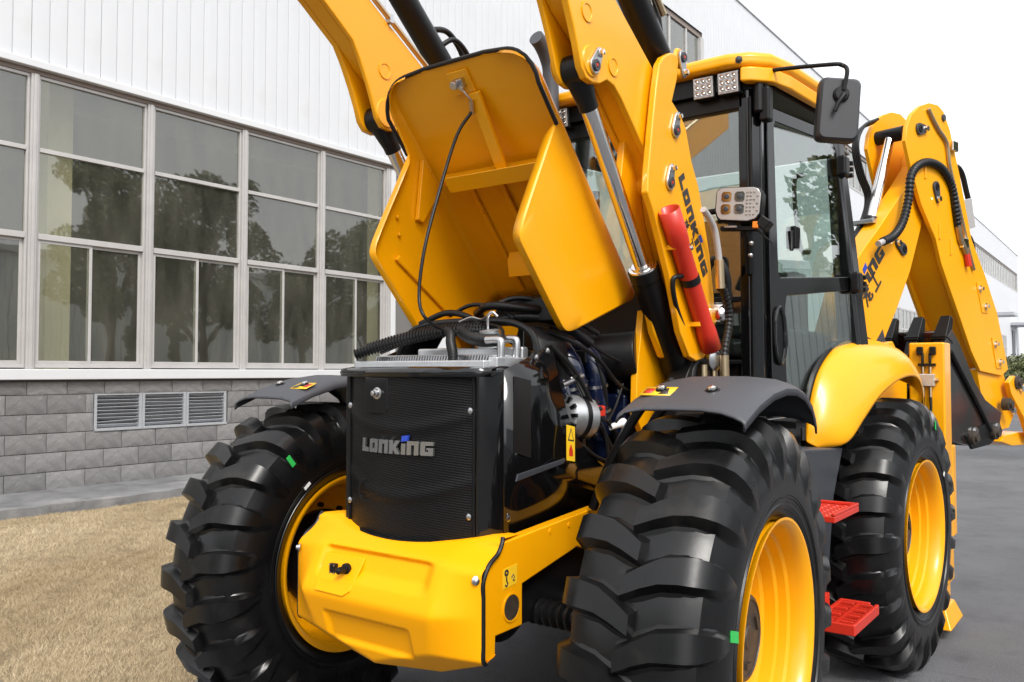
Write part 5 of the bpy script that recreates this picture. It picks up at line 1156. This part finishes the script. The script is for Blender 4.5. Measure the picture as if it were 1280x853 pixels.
# ------------------------------------------------------------------ stabilisers
def stabiliser(s):
    o = MB().span((s * .945, 2.90, .30), (s * 1.14, 3.10, 1.725)).build('stabiliser', 'yellow', bl, .012, 3)
    MB().span((s * .965, 2.92, .12), (s * 1.12, 3.08, .30)).build('inner_leg', 'yellow', o, .008)
    MB().add([(s * .93, 2.80, .06), (s * 1.17, 2.80, .06), (s * 1.17, 3.20, .06), (s * .93, 3.20, .06), (s * .97, 2.86, .17), (s * 1.13, 2.86, .17), (s * 1.13, 3.14, .17), (s * .97, 3.14, .17)], [(0, 1, 2, 3), (4, 5, 6, 7), (0, 1, 5, 4), (1, 2, 6, 5), (2, 3, 7, 6), (3, 0, 4, 7)]).build('foot', 'yellow', o, .01)
    MB().box((s * 1.142, 3.0, .78), (.02, .05, .12)).build('leg_pin', 'yellow', o, .008)
    v = MB().box((s * 1.045, 2.885, 1.50), (.09, .035, .075)).build('valve_block', 'alu', o, .005)
    for x in (1.0, 1.09): MB().cyl((s * x, 2.885, 1.50), (s * (x + .02 * (1 if x > 1.04 else -1)), 2.885, 1.50), .012, n=10).build('port', 'brass', v)
    for x in (1.025, 1.065):
        MB().cyl((s * x, 2.885, 1.54), (s * x, 2.885, 1.58), .010, n=8).build('port', 'brass', v); MB().cyl((s * x, 2.885, 1.46), (s * x, 2.885, 1.40), .010, n=8).build('port', 'brass', v)
        hose('valve_hose', [(s * x, 2.885, 1.58), (s * x, 2.88, 1.62), (s * x, 2.885, 1.66)], .008, parent=v)
        hose('valve_hose', [(s * x, 2.885, 1.40), (s * (x + .0), 2.87, 1.30), (s * (x - .03), 2.85, 1.20), (s * (x - .10), 2.82, 1.12)], .008, parent=v)
    MB().span((s * 1.0, 2.875, 1.585), (s * 1.095, 2.899, 1.60)).build('hose_clamp', 'satin', v)
    for x in (1.01, 1.08): MB().box((s * x, 2.885, 1.675), (.035, .03, .05)).build('hose_clamp', 'satin', v, .006)
    MB().span((s * .80, 2.86, 1.50), (s * .944, 2.88, 1.66)).build('side_bracket', 'hub', o)
stabiliser(1); stabiliser(-1)
MB().span((-1.14, 3.11, .55), (1.14, 3.22, 1.10)).build('back_frame', 'yellow', bl, .01)

# ------------------------------------------------------------------ backhoe, swung a little to its left
PH = R(15); BO = Vector((.7, 3.2, 0)); bd = Vector((math.sin(PH), math.cos(PH), 0)); bn = Vector((math.cos(PH), -math.sin(PH), 0))
def vp(q, t=0.0): return BO + bd * q[0] - bn * t + Vector((0, 0, q[1]))
def vplate(name, q, t0, t1, m, parent, bev=.005): return MB().prism([vp(p, t0) for p in q], -bn * (t1 - t0)).build(name, m, parent, bev)
boom = vplate('boom', [(-0.542, 1.77), (-0.399, 2.073), (-0.244, 2.266), (0.123, 2.573), (0.409, 2.821), (0.607, 3.006), (0.757, 2.943), (0.716, 2.794), (0.639, 2.615), (0.444, 2.235), (0.262, 1.979), (0.109, 1.787), (0.003, 1.654), (-0.131, 1.473), (-0.462, 1.378)], .0, .13, 'yellow', bl, .008)
DIP = [(0.299, 3.106), (0.324, 3.209), (0.392, 3.305), (0.506, 3.382), (0.646, 3.432), (0.775, 3.441), (0.858, 3.41), (0.952, 3.293), (1.09, 2.991), (1.265, 2.534), (1.482, 2.28), (1.678, 2.008), (1.808, 1.706), (1.86, 1.569), (1.741, 1.519), (1.368, 1.556), (1.229, 1.698), (1.072, 1.917), (0.918, 2.125), (0.781, 2.316), (0.704, 2.48), (0.505, 2.7), (0.379, 2.916)]
dip = vplate('dipper', DIP, -.055, -.025, 'yellow', bl, .005)
vplate('dipper_plate', DIP, .215, .245, 'yellow', dip, .005)
vplate('dipper_web', [(0.926, 3.259), (1.065, 2.987), (1.238, 2.532), (1.454, 2.278), (1.65, 2.007), (1.779, 1.706), (1.7, 1.569), (1.423, 1.58), (1.282, 1.699), (1.122, 1.919), (0.968, 2.128), (0.829, 2.32), (0.763, 2.486), (0.652, 2.656), (0.719, 2.88), (0.775, 3.118)], -.0245, .2145, 'yellow', dip, .004)
# kingpost under the boom
kp = MB().prism([vp((-.45, .55), -.05), vp((.25, .55), -.05), vp((.28, 1.55), -.05), vp((.1, 1.75), -.05), vp((-.3, 1.7), -.05)], -bn * .34).build('kingpost', 'yellow', bl, .01)
cy0, cy1, cy2 = (vp(q, .12) for q in [(-0.026, 2.148), (0.159, 2.578), (0.434, 3.2)])
cyo = MB().tube([cy0, cy1], .062, 22).build('dipper_cylinder', 'satin', bl); MB().tube([cy1, cy2], .036, 18).build('rod', 'chrome', cyo)
MB().cyl(cy2 + bn * .10, cy2 - bn * .10, .05, n=20).build('rod_eye', 'satin', cyo)
def keep2(q, ang, par, t=-.055):
    p = vp(q, t); d = bd * math.cos(R(ang)) + Vector((0, 0, math.sin(R(ang)))); e = bn.cross(d); r = p + d * .085; b = MB()
    b.prism([p + (e * math.cos(math.pi * k / 8) - d * math.sin(math.pi * k / 8)) * .042 for k in range(9)] + [r + (-e * math.cos(math.pi * k / 6) + d * math.sin(math.pi * k / 6)) * .026 for k in range(7)], bn * .016)
    b.build('pin_keeper', 'tank', par, .003); MB().rev(r + bn * .016, bn, [(0, .022), (.014, .02), (.014, 0)], 8).build('bolt', 'chrome', par)
    MB().rev(p + bn * .016, bn, [(0, .026), (.006, .024), (.006, .012), (.001, .010), (.001, 0)], 16).build('pin', 'satin', par)
a, b_, c, = [(0.478, 3.215), (0.706, 2.844), (0.339, 2.379)]
keep2(a, 10, dip); keep2(b_, -75, dip); keep2(c, 155, boom, 0.0)
for q in [(0.844, 3.361)]: MB().rev(vp(q, -.055), bn, [(0, .026), (.012, .024), (.012, 0)], 14).build('pin', 'tank', dip)
for q in [(0.559, 2.942), (0.754, 2.542), (0.919, 2.443)]:
    MB().box(vp(q, -.056), (.02, .02, .12), bn.to_track_quat('X', 'Z').to_matrix()).build('weld_pad', 'yellow', dip, .006)
for q0, q1 in ([(1.368, 2.169), (1.457, 2.041)], [(1.61, 1.759), (1.689, 1.624)]):
    vplate('pad', [(q0[0] - .05, q0[1] + .05), (q0[0] + .05, q0[1] + .05), (q1[0] + .05, q1[1] - .05), (q1[0] - .05, q1[1] - .05)], -.062, -.055, 'yellow', dip, .004)
    for q in (q0, q1): MB().rev(vp(q, -.062), bn, [(0, .026), (.008, .026), (.010, .016), (.028, .015), (.028, 0)], 10).build('bolt', 'chrome', dip)
P = [vp(q, -.07) for q in [(0.598, 3.377), (0.677, 3.307), (0.746, 3.257), (0.864, 3.179), (0.906, 3.013), (1.044, 2.729), (1.173, 2.449), (1.258, 2.302)]]
MB().tube(catmull(P), .013, 8).build('pipe', 'brass', dip)
P = [vp(q, -.075) for q in [(-0.058, 2.385), (0.086, 2.44), (0.204, 2.543), (0.284, 2.703), (0.322, 2.86), (0.424, 2.951), (0.584, 2.998), (0.771, 2.981), (0.913, 2.881), (0.968, 2.72), (1.001, 2.596)]]
pr_, rr = corrugated(P, .026, .03, .12); MB().tube(pr_, rr, 12).build('dipper_hose', 'hose', dip, ang=60)
MB().tube([P[0], P[0] + bd * -.06 + Vector((0, 0, -.02))], .02, 10).build('hose_fitting', 'frame', dip)
P2 = [P[-1], vp([(1.035, 2.506)][0], -.075), vp([(1.132, 2.41)][0], -.075)]
MB().tube(P2, .021, 10).build('hose_fitting', 'brass', dip); MB().tube([P2[-1], P2[-1] + Vector((.01, .02, -.09))], .022, 10).build('hose_cap', 'red', dip)
for q in [(1.095, 2.483), (0.959, 3.171)]: MB().box(vp(q, -.075), (.03, .085, .07), Matrix.Rotation(-PH, 3, 'Z')).build('pipe_clip', 'chrome', dip, .004)
MB().box(vp([(1.326, 2.734)][0], .0), (.03, .16, .22), Matrix.Rotation(-PH, 3, 'Z') @ Matrix.Rotation(R(14), 3, 'X')).build('cover_plate', 'frame', dip, .004)
hose('dipper_hose', [vp(q, .05) for q in [(1.216, 2.919), (1.181, 3.028), (1.275, 3.096), (1.367, 3.055), (1.429, 2.941), (1.479, 2.831), (1.435, 2.771)]], .020, parent=dip)
hose('dipper_hose', [vp(q, .05) for q in [(1.335, 2.632), (1.494, 2.557), (1.541, 2.377), (1.628, 2.136), (1.706, 1.984)]], .020, parent=dip)
for k in range(4):
    o_ = .03 + .05 * k
    hose('boom_hose', [vp((q[0] + .02 * k, q[1]), .14 + .022 * k) for q in [(0.305, 3.299), (0.122, 3.216), (0.036, 3.078), (0.092, 2.9), (0.191, 2.753), (0.123, 2.584), (-0.075, 2.379), (-0.216, 2.248)]], .011, parent=boom)
MB().box(vp([(0.061, 2.55)][0], .12), (.16, .05, .03), Matrix.Rotation(-PH, 3, 'Z')).build('hose_clamp', 'steel', boom, .004)
# boom lettering (its start is hidden by the cab)
A, B2 = [(-0.262, 1.949), (0.116, 2.338)]; A = vp(A, 0); B2 = vp(B2, 0); uu = (B2 - A).normalized(); vv = bn.cross(uu)
write('KING', A + bn * .0005 + uu * .11, uu, vv, .088, .002, 'print', boom, width=1.25, blue=True)
A = vp([(-0.157, 1.923)][0], 0) + bn * .0005 + uu * .05
strokes(LONG, A, uu, vv, .11, .002, 'print', boom, w=.17); strokes(GONG, A + uu * .145, uu, vv, .11, .002, 'print', boom, w=.17)
vplate('boom_mark', [(-0.055, 1.721), (0.059, 1.828), (0.106, 1.713)], -.003, 0.0, 'tank', boom, 0)

# bucket curled in under the dipper
BT0, BT1 = -.20, .46
bk_side = [(0.376, 1.655), (0.6, 1.837), (0.703, 1.752), (0.795, 1.644), (0.936, 1.477), (1.095, 1.351), (1.357, 1.253), (1.325, 1.173), (1.161, 1.076), (0.866, 1.035), (0.593, 1.082), (0.459, 1.174), (0.376, 1.366)]
bucket = vplate('bucket', bk_side, BT0, BT0 + .03, 'bucket_mottle', bl, .004)
vplate('bucket_side', bk_side, BT1 - .03, BT1, 'bucket_mottle', bucket, .004)
shell = [(0.623, 1.826), (0.715, 1.752), (0.807, 1.644), (0.948, 1.477), (1.109, 1.357), (1.33, 1.259), (1.312, 1.173), (1.162, 1.093), (0.867, 1.046)]
MB().grid([[vp(q, BT0 + .031) for q in shell], [vp(q, BT1 - .031) for q in shell]]).build('bucket_shell', 'bucket_mottle', bucket, solid=.02)
MB().tube([vp(q, BT0 - .012) for q in [(0.547, 1.684), (0.846, 1.412), (1.137, 1.134)]], .016, 8).build('bucket_edge', 'satin', bucket)
q0, q1 = [(0.55, 1.749), (0.639, 1.925)]
for k in range(4):
    t = BT0 + .05 + k * (BT1 - BT0 - .10) / 3; a, b_ = vp(q0, t), vp(q1, t); d = (b_ - a).normalized(); e = bn; f = d.cross(e); w0, w1 = .048, .034
    tb = MB().add([a + e * w0 + f * .05, a - e * w0 + f * .05, a - e * w0 - f * .05, a + e * w0 - f * .05, b_ + e * w1 + f * .022, b_ - e * w1 + f * .022, b_ - e * w1 - f * .022, b_ + e * w1 - f * .022], [(0, 1, 2, 3), (4, 5, 6, 7), (0, 1, 5, 4), (1, 2, 6, 5), (2, 3, 7, 6), (3, 0, 4, 7)])
    tb.box(a - d * .05, (.075, .07, .12), d.to_track_quat('Z', 'Y').to_matrix()); tb.box(a + d * .02, (.105, .11, .016), d.to_track_quat('Z', 'Y').to_matrix()); tb.build('tooth', 'satin', bucket, .006)
# bucket linkage
lk = [(1.857, 1.519), (1.975, 1.499), (2.107, 1.402), (2.348, 1.216), (2.471, 1.087), (2.434, 1.002), (2.272, 0.984), (2.119, 1.037), (2.005, 1.201), (1.792, 1.382), (1.753, 1.469)]
link = vplate('bucket_link', lk, -.10, -.06, 'yellow', bl, .006); vplate('link_plate', lk, .30, .34, 'yellow', link, .006)
tp = vplate('tipping_lever', [(2.308, 1.061), (2.434, 1.002), (2.271, 0.959), (1.963, 0.968), (1.76, 1.01), (1.82, 1.051), (2.09, 1.07)], -.03, .27, 'yellow', bl, .006)
vplate('dipper_nose', [(1.369, 1.568), (1.83, 1.556), (1.895, 1.393), (2.005, 1.201), (1.911, 1.109), (1.721, 1.099), (1.543, 1.215), (1.441, 1.369)], -.03, .27, 'yellow', dip, .006)
vplate('bucket_ear', [(0.748, 1.113), (1.088, 1.193), (1.299, 1.185), (1.35, 1.114), (1.133, 1.032), (0.853, 1.014)], .02, .06, 'satin', bucket, .006); vplate('bucket_ear', [(0.748, 1.113), (1.088, 1.193), (1.299, 1.185), (1.35, 1.114), (1.133, 1.032), (0.853, 1.014)], -.21, -.19, 'satin', bucket, .006)
for q, r_ in zip([(1.899, 1.468), (2.302, 1.243), (2.307, 1.048), (1.731, 1.302)], (.055, .05, .05, .05)):
    t_ = -.115
    MB().rev(vp(q, t_ + .03), bn, [(-.02, r_), (.03, r_ * .95), (.034, r_ * .6), (.05, r_ * .55), (.05, 0)], 18).build('link_pin', 'hub', link)
    MB().rev(vp((q[0] + .06, q[1] - .05), t_ + .01), bn, [(0, .028), (.02, .026), (.02, 0)], 8).build('bolt', 'chrome', link)
for q in [(0.844, 1.097), (1.189, 1.115)]:
    MB().rev(vp(q, BT0 - .005), bn, [(-.02, .05), (.03, .047), (.034, .03), (.05, .028), (.05, 0)], 18).build('bucket_pin', 'hub', bucket)
    MB().rev(vp((q[0] + .05, q[1] + .04), BT0 - .005), bn, [(0, .028), (.02, .026), (.02, 0)], 8).build('bolt', 'chrome', bucket)
